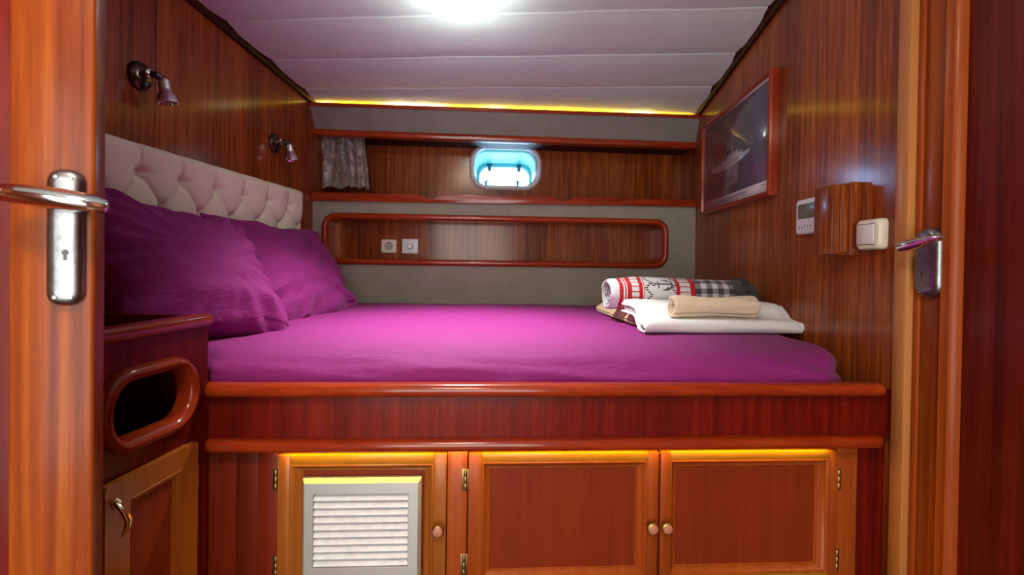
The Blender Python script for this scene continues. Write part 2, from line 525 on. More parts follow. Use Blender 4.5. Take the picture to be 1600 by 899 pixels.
xprism('bottom_trim', [(yb2 - .012, .004), (yb2 - .018, -.004), (yb2 - .019, -.014), (yb2 - .014, -.026), (yb2 + .004, -.03), (yb2 + .02, -.03), (yb2 + .02, .004)], W_RAILX, pel, BB)
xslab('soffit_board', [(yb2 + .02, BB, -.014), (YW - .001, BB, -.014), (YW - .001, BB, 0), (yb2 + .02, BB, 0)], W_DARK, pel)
xslab('top_board', [(ya + .022, TT, -.034), (YW - .001, TT, -.034), (YW - .001, TT, -.022), (ya + .022, TT, -.022)], W_RAILX, pel)
def led_mat(name, c, hot, base, peak, sc):
    mt, nt, b = new_mat(name)
    g = ntex(nt, texco(nt, 'Object', (1, .05, .05)), sc, 1, .4)
    f = ((g - .52) * 7).sat()
    nt.links.new(mixc(nt, f, c, hot), b.inputs['Emission Color'])
    nt.links.new((f * (peak - base) + base).v, b.inputs['Emission Strength'])
    return mt
LEDM = led_mat('cove_led', (1.0, .66, .01), (1.0, .88, .42), 12.0, 36.0, 3.2)
led = thing('light_strip', 'glowing yellow light strip in the cove over the pelmet', 'light strip', (0, ya + .06, TT[1]))
xslab('light_diffuser', [(ya + .03, TT, -.0215), (ya + .05, TT, -.0215), (ya + .05, TT, .008), (ya + .03, TT, .006)], LEDM, led, lambda y: xl(y) + .03, lambda y: xr(y) - .05)

# ------------------------------------------------------------------ shelf ledge with fiddle rail
SB = line((478, 314), (1076, 324), YB); ST = line((478, 301), (1076, 313), YB)
shelf = thing('shelf', 'mahogany shelf with notched fiddle rail under the porthole', 'shelf', (0, YB, SB[1]))
mb = MB()
top = []
def zl(px, py): p = P(px, py, 'y', YB - .01); return (p.x, p.z)
xa_, xb_ = xl(YB - .01) + .001, xr(YB - .01) - .001
pts = [(xa_, sl(xa_, ST))] + [zl(*q) for q in ((655, 304.5), (662, 306), (668, 311.5), (671, 312.5), (679, 312.6), (683, 311), (689, 306.5), (697, 305.3), (860, 307.5), (867, 309), (872, 314.3), (876, 315.2), (885, 315.4), (889, 314), (894, 309.5), (902, 308.2))] + [(xb_, sl(xb_, ST))]
pts += [(xb_, sl(xb_, SB)), (xa_, sl(xa_, SB))]
mb.prism(pts, 'y', YB - .02, YB - .002, .0022)
mb.build('fiddle_rail', W_RAILX, shelf)
xslab('shelf_board', [(YB - .002, SB, .002), (YW - .001, SB, .002), (YW - .001, SB, .016), (YB - .002, SB, .016)], W_RAILX, shelf)

# ------------------------------------------------------------------ lower lined hull panel with long niche
nx0, nx1 = xat(507, YB), xat(1038, YB)
nzt = (zat(507, 338, YB) + zat(1038, 346, YB)) / 2; nzb = (zat(507, 409, YB) + zat(1038, 415, YB)) / 2
mb = MB()
outer = [(xl(YB), .6), (xr(YB), .6), (xr(YB), sl(xr(YB), SB) + .001), (xl(YB), sl(xl(YB), SB) + .001)]
mb.hole_plate(outer, rrect(nx0, nx1, nzb, nzt, .05, 8), 'y', YB, YB + .02)
struct(mb.build('wall_back_lower', FELT, ang=25))
NB = YB + .145
niche = thing('recessed_shelf', 'long rounded mahogany niche let into the grey hull lining over the bed', 'niche', ((nx0 + nx1) / 2, YB, nzb))
mb = MB(); loops = []
for inset, yy in ((-.016, YB - .0005), (-.015, YB - .010), (-.009, YB - .017), (0, YB - .02), (.009, YB - .017), (.015, YB - .010), (.016, YB + .004), (.016, YB + .02), (-.016, YB + .02)):
    loops.append(on('y', yy, rrect(nx0 + inset, nx1 - inset, nzb + inset, nzt - inset, .058 - inset, 10)))
mb.bridge(loops, cyclic=True); mb.build('niche_trim', W_RAILX, niche)
mb = MB(); mb.box(nx0 - .02, nx1 + .02, NB, NB + .012, nzb - .02, nzt + .02)
mb.build('back_panel', W_WALL, niche)
mb = MB()
loops = [on('y', yy, rrect(nx0 + .008, nx1 - .008, nzb + .008, nzt - .008, .05, 10)) for yy in (YB + .015, NB)]
loops += [on('y', yy, rrect(nx0 - .004, nx1 + .004, nzb - .004, nzt + .004, .06, 10)) for yy in (NB, YB + .015)]
mb.bridge(loops, cyclic=True); mb.build('niche_lining', W_RAILX, niche)

# sockets in the niche
def pxbox(px0, py0, px1, py1, y):
    a = P(px0, py0, 'y', y); b2 = P(px1, py1, 'y', y); return a.x, b2.x, b2.z, a.z
x0, x1, z0, z1 = pxbox(596, 374, 620, 396, NB)
s1 = thing('power_socket', 'cream round-holed power socket inside the niche', 'socket', ((x0 + x1) / 2, NB, z0))
mb = MB(); loops = [on('y', yy, rrect(x0 + i, x1 - i, z0 + i, z1 - i, .012, 5)) for i, yy in ((0, NB), (0, NB - .006), (.004, NB - .011), (.012, NB - .012))]
mb.bridge(loops, cap1=True); mb.build('face_plate', CREAMPL, s1)
cx, cz = (x0 + x1) / 2, (z0 + z1) / 2 + .001
mb = MB(); mb.lathe([(.021, .0118), (.021, .0125), (.0185, .0125), (.018, .0122)], (cx, NB, cz), (0, -1, 0), 28, cap0=False, cap1=False); mb.build('socket_ring', GREYLINE, s1)
mb = MB(); mb.lathe([(.018, .0118), (.018, .0126), (.002, .0123)], (cx, NB, cz), (0, -1, 0), 28); mb.build('socket_well', plain('socket_well_grey', (.4, .37, .33), .5), s1)
for dx in (-.008, .008):
    mb = MB(); mb.lathe([(.003, .0122), (.003, .0132), (.0005, .0132)], (cx + dx, NB, cz - .003), (0, -1, 0), 12); mb.build('pin_hole', BLACKPL, s1)
mb = MB(); mb.box(cx - .005, cx + .005, NB - .0135, NB - .012, cz + .012, cz + .02, .001); mb.build('earth_clip', BLACKPL, s1)
x0, x1, z0, z1 = pxbox(629, 373.5, 653.5, 396.5, NB)
s2 = thing('dimmer_switch', 'square white rotary dimmer switch beside the socket in the niche', 'dimmer', ((x0 + x1) / 2, NB, z0))
mb = MB(); mb.box(x0, x1, NB - .012, NB, z0, z1, .0015); mb.build('face_plate', WHITEPL, s2)
cx, cz = (x0 + x1) / 2 - .001, (z0 + z1) / 2
mb = MB(); mb.bridge([on('y', yy, rect(cx - w, cx + w, cz - w, cz + w)) for w, yy in ((.028, NB - .0118), (.028, NB - .0135), (.026, NB - .0135), (.025, NB - .0122))]); mb.build('inner_frame', WHITEPL, s2)
mb = MB(); mb.lathe([(.0145, .011), (.014, .02), (.0125, .0225), (.002, .023)], (cx, NB, cz), (0, -1, 0), 28); mb.build('knob', WHITEPL, s2)
mb = MB(); mb.lathe([(.0144, .0121), (.0144, .0128), (.0172, .0128), (.0172, .0121)], (cx, NB, cz - .001), (0, -1, 0), 28, cap0=False, cap1=False); mb.build('knob_gap', GREYLINE, s2)

# ------------------------------------------------------------------ curtain at the left end of the window recess
mt, nt, b = new_mat('silver_brown_satin')
v = texco(nt); nn = ntex(nt, v, 26, 5, .65, .8)
nt.links.new(ramp(nt, nn, [(.34, (.10, .07, .06)), (.52, (.26, .2, .18)), (.68, (.55, .46, .43))]), b.inputs['Base Color'])
setp(b, Roughness=.4, Sheen_Weight=.5); bump(nt, b, nn, .35, .004)
CURT = mt
YC = 2.735
cxa, cxb = xat(480, YC), xat(568, YC); cxb2 = xat(578, YC)
czt, czb = zat(520, 207, YC), zat(520, 292, YC)
def curt(u, v):
    x = cxa + ((cxb + (cxb2 - cxb) * v) - cxa) * u + .007 * noise.noise((u * 5, v * 1.5, 7))
    amp = .013 + .014 * v
    ph = (u * 5.2 + .35 * math.sin(u * 8.5) + .12 * math.sin(v * 3 + u * 12)) * 2 * PI
    y = YC + amp * (math.sin(ph) + .35 * math.sin(2.3 * ph + 1)) + .014 * noise.noise((u * 10, v * 3.5, 1)) + .005 * noise.noise((u * 28, v * 9, 2))
    z = czt + (czb - czt) * v - .007 * v * math.sin(u * 5 + 1) - .012 * v * u + .006 * v * math.cos(ph)
    return (x + .007 * math.cos(ph), y, z)
mb = MB(); mb.grid(curt, 150, 30)
cu = tag(mb.build('curtain', CURT), 'short gathered silver-brown satin curtain at the shelf end', 'curtain')
md = cu.modifiers.new('thick', 'SOLIDIFY'); md.thickness = .003
mb = MB(); mb.tube([(xl(YC) + .001, YC, czt - .004), (cxb2 + .02, YC, czt - .004)], .004, 10)
mb.build('curtain_rod', BRASS, cu)

# ------------------------------------------------------------------ mattress
BX0, BX1 = xl(YF + .05) + .005, xr(YF + .05) - .03
BY0, BY1 = YF + .045, YB - .003
BZ0, BZ1 = zat(850, 604, YF) - .13, P(800, 473, 'y', YB).z
def rbox(mb, x0, x1, y0, y1, z0, z1, rx, ry, rz, nx, ny, nz, disp):
    c = Vector(((x0 + x1) / 2, (y0 + y1) / 2, (z0 + z1) / 2)); hh = Vector(((x1 - x0) / 2, (y1 - y0) / 2, (z1 - z0) / 2)); rr = Vector((rx, ry, rz))
    def mp(p):
        q = Vector(); n = Vector()
        for i in range(3):
            inn = hh[i] - rr[i]
            q[i] = max(-inn, min(inn, p[i])); n[i] = (p[i] - q[i]) / rr[i]
        if n.length > 1e-9:
            n.normalize()
        out = Vector([q[i] + n[i] * rr[i] for i in range(3)]) + c
        out = out + n * disp(out, n)
        t = max(0, (out.x - x0) / (x1 - x0))          # rounded corner at the foot end
        out.x -= t ** 9 * .085 * max(0, 1 - (out.y - y0) / .2) ** 2
        out.x += (out.y - y0) * math.tan(BETA)      # cut to the skewed cabin
        return out
    def face(fix, sg, a, b, na, nb):
        def fn(u, v):
            p = Vector(); p[fix] = sg * hh[fix]; p[a] = (2 * u - 1) * hh[a]; p[b] = (2 * v - 1) * hh[b]
            return mp(p)
        mb.grid(fn, na, nb)
    N = (nx, ny, nz)
    for fix, a, b in ((0, 1, 2), (1, 0, 2), (2, 0, 1)):
        for sg in (-1, 1): face(fix, sg, a, b, N[a], N[b])
def mdisp(p, n):
    front = max(0, -n.y); side = max(0, n.x); topn = max(0, n.z)
    edge = max(front, side)
    # long horizontal pulls along the front, slanting near the corners
    sl_ = .22 * (p.x - .1)
    w = noise.noise((p.x * 2.6, p.z * 34 + sl_ * 6 + p.y * 14, 2.0))
    w2 = noise.noise((p.x * 6 + p.y * 4, p.z * 55 + p.x * 3, 5.0))
    tx = max(0, (p.x - .25)) / .45; tl = max(0, -p.x - .25) / .6
    # diagonal gathers at the right corner
    g = noise.noise((p.x * 7 + (p.z - .8) * 26, p.y * 7, (p.z - .8) * 6))
    soft = noise.noise((p.x * 3.2, p.y * 3.4, 8)) * .006 + noise.noise((p.x * 9, p.y * 7, 4)) * .0018
    soft = -abs(soft)
    d = edge * (.010 * w + .0045 * w2 + .017 * g * (tx + .6 * tl)) + topn * soft
    # slight bulge of the front below the rounded shoulder
    return d
mb = MB()
rbox(mb, BX0, BX1, BY0, BY1, BZ0, BZ1, .05, .10, .075, 300, 150, 40, mdisp)
mat_o = mb.build('mattress', SHEET, None, ang=180, weld=False)
bmx = bmesh.new(); bmx.from_mesh(mat_o.data); bmesh.ops.remove_doubles(bmx, verts=bmx.verts, dist=2e-4); bmx.to_mesh(mat_o.data); bmx.free()
tag(mat_o, 'wide mattress in a creased magenta fitted sheet on the wooden bunk', 'mattress')

# ------------------------------------------------------------------ bunk front: rails, fascia
bunk = thing('bunk_frame', 'mahogany bunk front with two rounded rails and red fascia under the mattress', 'bed frame', (0, YF, .5))
xr0 = xat(313, YF, 605); xr1 = xat(1392, YF, 605)
def nose(name, pt, pb, px0, px1):
    za, zb = zat(848, pt, YF), zat(848, pb, YF); hgt = za - zb; r = hgt / 2
    prof = [(YF + .032, za)] + [(YF + r * .95 - math.cos(q) * r * .95, (za + zb) / 2 + math.sin(q) * r) for q in [R(90 - 180 * i / 12) for i in range(13)]] + [(YF + .032, zb)]
    xs = [px0 + .0, px0 + .004, px0 + .012, px0 + .025, px1 - .025, px1 - .012, px1 - .004, px1]
    ins = [.014, .007, .002, 0, 0, .002, .007, .014]
    mb = MB()
    mb.bridge([[Vector((x, min(y + i, YF + .032) , z if True else z)) for y, z in prof] for x, i in zip(xs, ins)], cap0=True, cap1=True)
    return mb.build(name, W_RAILX, bunk)
nose('top_rail', 602.5, 622.5, xr0, xr1)
nose('lower_rail', 688.5, 708, xr0 + .002, xr1 - .003)
zf1, zf0 = zat(848, 622, YF), zat(848, 689, YF)
mb = MB(); mb.box(xat(296, YF + .03), xr(YF + .03) + .002, YF + .026, YF + .048, zf0 - .01, zf1 + .01)
mb.build('fascia', W_DEEP, bunk)
mb = MB(); mb.prism([(xl(YF + .05) + .005, YF + .05), (xr(YF + .05) - .002, YF + .05), (xr(YB) - .002, YB - .005), (xl(YB) + .005, YB - .005)], 'z', BZ0 - .03, BZ0 - .002)
mb.build('mattress_platform', W_RAILX, bunk)

# ------------------------------------------------------------------ cabinet under the bunk
YD = YF + .035                              # door faces
zt_d = zat(848, 707, YD)
zb_d = zat(848, 930, YD)
cab = thing('under_bunk_cabinet', 'three-door mahogany cabinet below the bunk, one door vented', 'cabinet', (0, YD, 0))
mb = MB()
def X(px, py=800): return P(px, py, 'y', YD).x
zc1 = zf0 - .012
def Zd(py, px=850): return P(px, py, 'y', YD).z
# face frame (upright boards between the doors) and carcass behind
BOARDS = [wood('board_%d' % i, tuple(x * f for x in (.10, .008, .003)), tuple(x * f for x in (.19, .02, .005)), tuple(x * f for x in (.28, .04, .008)), 'z', .8, rough=.45, coat=.2, coat_r=.2, contrast=.8) for i, f in enumerate((.8, .95, .65, .8))]
edges = [302, 341, 368.5, 402.5, 434]
for a, b2 in zip(edges[:-1], edges[1:]):
    mb = MB(); mb.box(X(a) + .0003, X(b2) - .0003, YD, YD + .02, 0, zc1, .0005)
    mb.build('face_board', BOARDS[edges.index(a) % 4], cab)
for a, b2 in ((698.5, 729.5), (1308, 1338)):
    mb = MB(); mb.box(X(a), X(b2), YD, YD + .02, 0, zc1, .001)
    mb.build('face_stile', W_STILE, cab)
mb = MB(); mb.box(X(1338), xr(YD + .012) + .002, YD + .012, YD + .03, 0, zc1); mb.build('filler_strip', W_DEEP, cab)
for a, b2 in ((0, zb_d - .002), (zt_d + .002, zc1)):
    mb = MB(); mb.box(X(434), X(1308), YD + .004, YD + .02, a, b2); mb.build('face_rail', W_DEEP, cab)
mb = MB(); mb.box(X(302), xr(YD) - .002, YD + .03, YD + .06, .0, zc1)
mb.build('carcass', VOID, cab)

def knob(px, py, parent):
    p = P(px, py, 'y', YD - .02)
    mb = MB(); mb.lathe([(.006, -.022), (.005, -.01), (.0085, -.003), (.0125, .001), (.0135, .005), (.0125, .0085), (.0105, .0095), (.0098, .0105), (.004, .012), (.0005, .0122)], p, (0, -1, 0), 24)
    k = mb.build('knob', BRASS, parent)
    k.data.materials.append(ENAMEL)
    ci = CUR.inverted()
    for f in k.data.polygons:
        c = ci @ f.center
        if c.y < p.y - .0088 and math.hypot(c.x - p.x, c.z - p.z) < .0103: f.material_index = 1
    return k
ENAMEL = plain('copper_inlay', (.46, .17, .1), .4)
def hinge(px, py0, py1, parent):
    a, b2 = P(px, py0, 'y', YD), P(px, py1, 'y', YD)
    mb = MB(); h = (a.z - b2.z)
    for k in range(3):
        mb.lathe([(.0036, 0), (.0042, .001), (.0042, h / 3 - .0015), (.0036, h / 3 - .0006)], (a.x, YD - .003, b2.z + h * k / 3), (0, 0, 1), 10)
    mb.box(a.x - .008, a.x + .008, YD - .0012, YD + .001, b2.z, a.z, .0004)
    mb.build('hinge', BRASS, parent)

def panel_door(px0, px1, mo, mi, ptop, name_mat=(W_STILE, W_HONEYX), panel=True):
    """px0..px1 door edges; mo = (x0,x1,top) outer edge of the moulding; mi = (x0,x1,top,bottom) inner edge"""
    x0, x1 = X(px0) + .0012, X(px1) - .0012
    ox0_, ox1_, oz = X(mo[0]), X(mo[1]), Zd(mo[2])
    ix0, ix1, iz1, iz0 = X(mi[0]), X(mi[1]), Zd(mi[2]), Zd(mi[3])
    bz = iz0 - (oz - iz1)
    yd = YD - .006
    mb = MB(); mb.box(ix0 - .002, ix1 + .002, yd + .012, yd + .02, iz0 - .002, iz1 + .002)
    d = mb.build('door', W_PANEL, cab)
    for a, b2 in ((x0, ox0_), (ox1_, x1)):
        mb = MB(); mb.box(a, b2, yd, YD + .016, zb_d, zt_d, .0012); mb.build('door_stile', name_mat[0], d)
    for a, b2 in ((oz, zt_d), (zb_d, bz)):
        mb = MB(); mb.box(ox0_, ox1_, yd + .0004, YD + .016, a, b2, .001); mb.build('door_rail', name_mat[1], d)
    mb = MB()
    mb.bridge([on('y', yy, rect(ox0_ + (ix0 - ox0_) * t, ox1_ + (ix1 - ox1_) * t, bz + (iz0 - bz) * t, oz + (iz1 - oz) * t)) for t, yy in
               ((0, yd + .001), (0.02, yd - .0005), (.12, yd - .0015), (.25, yd + .0005), (.3, yd + .003), (.55, yd + .006), (.8, yd + .0095), (.88, yd + .0085), (.97, yd + .011), (1, yd + .016))])
    mb.build('moulding', name_mat[0], d)
    return d
W_PANEL = wood('panel_mahogany', (.11, .012, .0035), (.19, .023, .005), (.27, .04, .008), 'z', .9, rough=.45, coat=.15, coat_r=.25, contrast=.6)
d1 = panel_door(434, 698, (453.5, 677, 722), (474, 661.5, 734, 899), 710, (W_HONEYZ, W_HONEYX))
knob(684, 829, d1); hinge(432, 733, 765, d1); hinge(432, 868, 900, d1)
tag(d1, 'honey-toned cabinet door with a louvred vent', 'door'); del d1['category']
d2 = panel_door(730.5, 1027.5, (752.5, 1010.5, 720.5), (767, 992.5, 733, 889), 707)
knob(1019, 825, d2); hinge(727.5, 733, 765, d2); hinge(725, 866, 899, d2)
d3 = panel_door(1029.5, 1307, (1045, 1292, 720), (1056.5, 1274, 733, 889), 705)
knob(1041.5, 824.5, d3); hinge(1309, 733, 764, d3); hinge(1306, 858, 890, d3)
# vent grille in the first door
vx0, vx1, vz1, vz0 = X(475), X(659), Zd(741.5), Zd(891)
lx0, lx1, lz1, lz0 = X(493.6), X(639), Zd(764), Zd(874)
yv = YD - .012
mb = MB()
mb.bridge([on('y', yy, rect(vx0 + (lx0 - vx0) * t, vx1 + (lx1 - vx1) * t, vz0 + (lz0 - vz0) * t, vz1 + (lz1 - vz1) * t)) for t, yy in
           ((0, YD + .002), (0, yv + .004), (.24, yv - .006), (.94, yv - .006), (1, yv - .004), (1, YD + .002))])
vf = mb.build('vent_frame', ALU, d1, ang=20)
nsl = 10
for i in range(nsl):
    zc = lz0 + (i + .5) * (lz1 - lz0) / nsl; hh = (lz1 - lz0) / nsl
    mb = MB()
    pts = [(yv - .002, zc - hh * .42), (yv - .004, zc - hh * .36), (yv - .0035, zc - hh * .26), (yv + .010, zc + hh * .45), (yv + .012, zc + hh * .45), (yv + .0, zc - hh * .42)]
    mb.prism(pts, 'x', lx0, lx1)
    mb.build('louver', SLAT, d1)
for px in (479.6, 653):
    mb = MB(); mb.lathe([(.0035, 0), (.0033, .0015), (.001, .0022)], (X(px), yv - .002, Zd(819)), (0, -1, 0), 12); mb.build('screw', CHROME_OLD, d1)

# light strip, unseen and assumed, tucked under the lower rail
zu = zat(848, 708, YF)
mb = MB(); mb.box(X(440), X(1290), YF + .020, YF + .030, zu - .0022, zu - .0002, .0004)
mb.build('light_strip', emit('rail_led', (1.0, .76, .01), 28.0), bunk)

# ------------------------------------------------------------------ bedside cabinet
XC = (CUR @ P(316, 610, 'y', YF)).x          # aisle side face
CUR = SIDE
bs = thing('bedside_cabinet', 'tall mahogany bedside cabinet with oval opening beside the bunk', 'cabinet', (XC - .2, .85, 0))
cy0, cy1 = .64, P(325, 560, 'x', XC).y
rt = P(326, 491, 'x', XC + .012); rb = P(326, 510, 'x', XC + .012)
ztop, zrb = rt.z, rb.z
a = P(306, 560, 'x', XC); b2 = P(158, 640, 'x', XC)
oy1, oy0 = a.y - .004, b2.y - .012
oz1_, oz0_ = P(270, 557, 'x', XC).z, P(185, 714, 'x', XC).z
mb = MB()
mb.hole_plate(rect(cy0, cy1, 0, ztop - .01), rrect(oy0 + .02, oy1 - .02, oz0_ + .02, oz1_ - .02, .045, 8), 'x', XC - .018, XC)
mb.build('side_panel', W_DEEP, bs, ang=25)
for a, b2, c in ((cy1 - .018, cy1, .004), (cy0, cy0 + .018, .03)):
    mb = MB(); mb.box(XL + .002, XC - .018, a, b2, 0, ztop - c); mb.build('end_panel', W_DEEP, bs)
mb = MB(); mb.box(XL + .002, XC - .018, cy0 + .018, cy1 - .018, ztop - .05, ztop - .035)
mb.build('tray_top', W_DEEP, bs)
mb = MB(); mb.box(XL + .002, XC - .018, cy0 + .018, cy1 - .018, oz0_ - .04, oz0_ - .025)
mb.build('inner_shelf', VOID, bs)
# rounded top rail
mb = MB(); loops = []
hgt = ztop - zrb; r = hgt / 2
for y, ins in ((cy0 - .01, 0), (cy1 - .008, 0), (cy1 - .001, .003), (cy1 + .004, .009)):
    loops.append([Vector((XC - .022, y, zrb + ins * .5)), Vector((XC + .004, y, zrb + ins * .4))] + [Vector((XC + .006 + (r * .7 - ins) * math.cos(q), y, (ztop + zrb) / 2 + (r - ins * .5) * math.sin(q))) for q in [R(-80 + 160 * i / 10) for i in range(11)]] + [Vector((XC - .022, y, ztop - ins * .3))])
mb.bridge(loops, cap0=True, cap1=True); mb.build('top_rail', W_RAILY, bs)
# oval ring
mb = MB(); loops = []
for inset, xx in ((0, XC), (0.001, XC + .008), (.005, XC + .015), (.012, XC + .018), (.019, XC + .015), (.024, XC + .007), (.025, XC - .006), (.025, XC - .018)):
    loops.append(on('x', xx, rrect(oy0 + inset, oy1 - inset, oz0_ + inset, oz1_ - inset, .068 - inset, 12)))
mb.bridge(loops); mb.build('opening_ring', W_RAILY, bs)
# door of the bedside cabinet
dy1 = P(305, 760, 'x', XC + .008).y; dy0 = P(162, 800, 'x', XC + .008).y - .004
dz1 = P(297, 693, 'x', XC + .008).z; dz0 = .08
iy1, iy0 = P(268, 780, 'x', XC + .008).y, P(208, 850, 'x', XC + .008).y
iz1 = P(268, 751, 'x', XC + .008).z
sy1 = P(289, 760, 'x', XC + .012).y
xd = XC + .014
mb = MB(); mb.hole_plate(rrect(dy0, dy1, dz0, dz1, .008, 3), rect(iy0 - .012, iy1 + .018, dz0 + .05, iz1 + .014), 'x', XC + .001, xd)
bd = mb.build('door', W_HONEYZ, bs, ang=25)
mb = MB(); mb.bridge([on('x', xx, rect(iy0 - .012 + t * .012, iy1 + .018 - t * .018, dz0 + .05 + t * .01, iz1 + .014 - t * .014)) for t, xx in ((0, xd - .001), (.1, xd + .001), (.3, xd), (.35, xd - .003), (.8, xd - .006), (1, xd - .01))])
mb.build('moulding', W_HONEYZ, bd)
mb = MB(); mb.box(XC + .0005, xd - .008, iy0 - .004, iy1 + .004, dz0 + .05, iz1 + .004); mb.build('panel', W_PANEL, bd)
lp = [P(179, 784, 'x', xd + .004), P(183, 789, 'x', xd + .012), P(192, 798, 'x', xd + .022), P(201, 812, 'x', xd + .028), P(199, 826, 'x', xd + .028), P(190, 841, 'x', xd + .024)]
mb = MB(); mb.tube(lp, [.004, .0045, .005, .0062, .0055, .0015], 12, flat=.7)
q = P(180, 786, 'x', xd); mb.lathe([(.008, 0), (.008, .003), (.005, .006)], q, (1, 0, 0), 16)
mb.build('hook_handle', BRASS if False else plain('polished_brass', (.75, .6, .38), .2, 1.0), bd)
a, b2 = P(307.5, 727, 'x', XC + .01), P(308, 760, 'x', XC + .01)
mb = MB(); mb.lathe([(.004, 0), (.004, a.z - b2.z)], (XC + .01, a.y, b2.z), (0, 0, 1), 10); mb.box(XC + .0005, XC + .009, a.y - .004, a.y + .008, b2.z, a.z, .0004); mb.build('hinge', BRASS, bd)

# ------------------------------------------------------------------ tufted headboard on the left wall
hx = XL + .012
hz1 = P(470, 296, 'x', XL + .07).z; hz0 = BZ1 - .03
hy1 = P(474, 320, 'x', XL + .075).y; hy0 = cy1 + .01
ub = [P(213, 265, 'x', XL + .06), P(277.5, 282, 'x', XL + .06), P(330, 296, 'x', XL + .06), P(373, 307, 'x', XL + .06), P(416, 316.5, 'x', XL + .06), P(447, 323, 'x', XL + .06)]
pitch_y = (ub[-1].y - ub[0].y) / 5; ty0 = ub[0].y
zr1 = sum(p.z for p in ub) / 6
zr2 = P(308, 335, 'x', XL + .06).z
rowh = zr1 - zr2
def tuft(y, z):
    u = (y - ty0) / pitch_y; v = (zr1 - z) / rowh
    if v >= 0:
        a = u + v / 2; b = u - v / 2
        da = abs(a - round(a)); db = abs(b - round(b))
        s = min(1, (math.sin(PI * da) * math.sin(PI * db)) ** .30) if da > 0 and db > 0 else 0
        near = math.hypot(da, db)
        hgt = .62 + .38 * s - .42 * math.exp(-(near / .15) ** 2)
        soft = 1 - .08 * math.exp(-(min(da, db) / .02) ** 2)
        return hgt * soft
    da = abs(u - round(u)); fall = min(1, -v / 1.0)
    # one vertical fold from each upper button to the top edge
    s = math.sin(PI * da) ** (.5 + .3 * fall)
    near = math.hypot(da, v)
    return .62 + .38 * (s * (1 - .6 * fall) + .6 * fall) - .42 * math.exp(-(near / .15) ** 2) - .08 * math.exp(-(da / .02) ** 2)
def hb(u, v):
    y = hy0 + (hy1 - hy0) * u; z = hz0 + (hz1 - hz0) * v
    e = min((y - hy0), (hy1 - y), (hz1 - z)); rr = .035
    edge = 1 if e > rr else math.sqrt(max(0, 1 - (1 - e / rr) ** 2))
    x = hx + .02 * min(1, e / .004) + edge * (.055 * tuft(y, z))
    return (x if e > 0 else XL + .001, y, z)
head = thing('headboard', 'beige linen deep-buttoned headboard on the left wall', 'headboard', (XL, (hy0 + hy1) / 2, hz0))
mb = MB(); mb.grid(hb, 330, 150); mb.build('padding', LINEN, head, ang=180)
mb = MB(); mb.box(XL + .0005, hx + .004, hy0, hy1, hz0, hz1 - .002); mb.build('backing_board', W_DARK, head)
for r_ in range(0, 4):
    for i in range(-1, 7):
        y = ty0 + (i + .5 * (r_ % 2)) * pitch_y; z = zr1 - r_ * rowh
        if not (hy0 + .04 < y < hy1 - .03) or z < hz0 + .05: continue
        xx = hb((y - hy0) / (hy1 - hy0), (z - hz0) / (hz1 - hz0))[0]
        mb = MB(); mb.lathe([(.009, -.004), (.0105, 0), (.009, .004), (.004, .006), (.0005, .0065)], (xx, y, z), (1, 0, 0), 16)
        mb.build('button', LINEN, head)

# ------------------------------------------------------------------ pillows
def pillow(label, cen, hw, hh, T, lean, yawd, seed, spin=0, skew=0.0):
    M = Matrix.Translation(cen) @ Matrix.Rotation(R(yawd), 4, 'Z') @ Matrix.Rotation(R(-lean), 4, 'Y') @ Matrix.Rotation(R(spin), 4, 'X')
    mb = MB(M)
    def f(sg):
        def fn(u, v):
            a = 2 * u - 1; b = 2 * v - 1
            # spend more vertices near the rim
            a = math.sin(a * PI / 2); b = math.sin(b * PI / 2)
            y = a * hw * (1 - .055 * (1 - b * b)) - skew * b; z = b * hh * (1 - .09 * (1 - a * a))
            k = max(0, (1 - a * a)) * max(0, (1 - b * b))
            t = T * k ** .40
            # heavier filling low down
            t *= 1 + .18 * (-b) * (1 - abs(a) * .3)
            cor = (abs(a) * abs(b)) ** 2
            ang = math.atan2(b, a); rad = math.hypot(a, b)
            w = noise.noise((ang * 5 + seed, rad * 1.2, seed)) * rad ** 2 * .020
            w += noise.noise((y * 8 + z * 9 + seed, z * 16 - y * 6, seed * 2)) * .013 * (k ** .2)
            w += noise.noise((y * 4 + seed, z * 4, 3)) * .016 * k ** .3
            x = sg * (t + w * min(1, k * 12) * (1 if sg > 0 else .4))
            # sag the corner tips
            x += .02 * cor * math.sin(seed * 3 + a * 2 + b)
            z += .012 * noise.noise((y * 6, seed, 1)) * (1 if abs(b) > .8 else .4)
            return (x, y, z)
        return fn
    mb.grid(f(1), 120, 90); mb.grid(f(-1), 120, 90)
    # flat seam flange
    o = mb.build('pillow', SHEET, None, ang=180)
    return tag(o, label, 'pillow', 'magenta pillows against the headboard')
PIL = []
PIL.append(pillow('magenta pillow nearest the bedside cabinet, standing against the headboard', Vector((-.945, 1.285, BZ1 + .168)), .25, .205, .10, 31, -10, 1.7, -12, .035))
PIL.append(pillow('magenta pillow behind the other, at the hull end of the headboard', Vector((-.985, 1.91, BZ1 + .157)), .35, .225, .085, 30, -2, 4.3, -2))

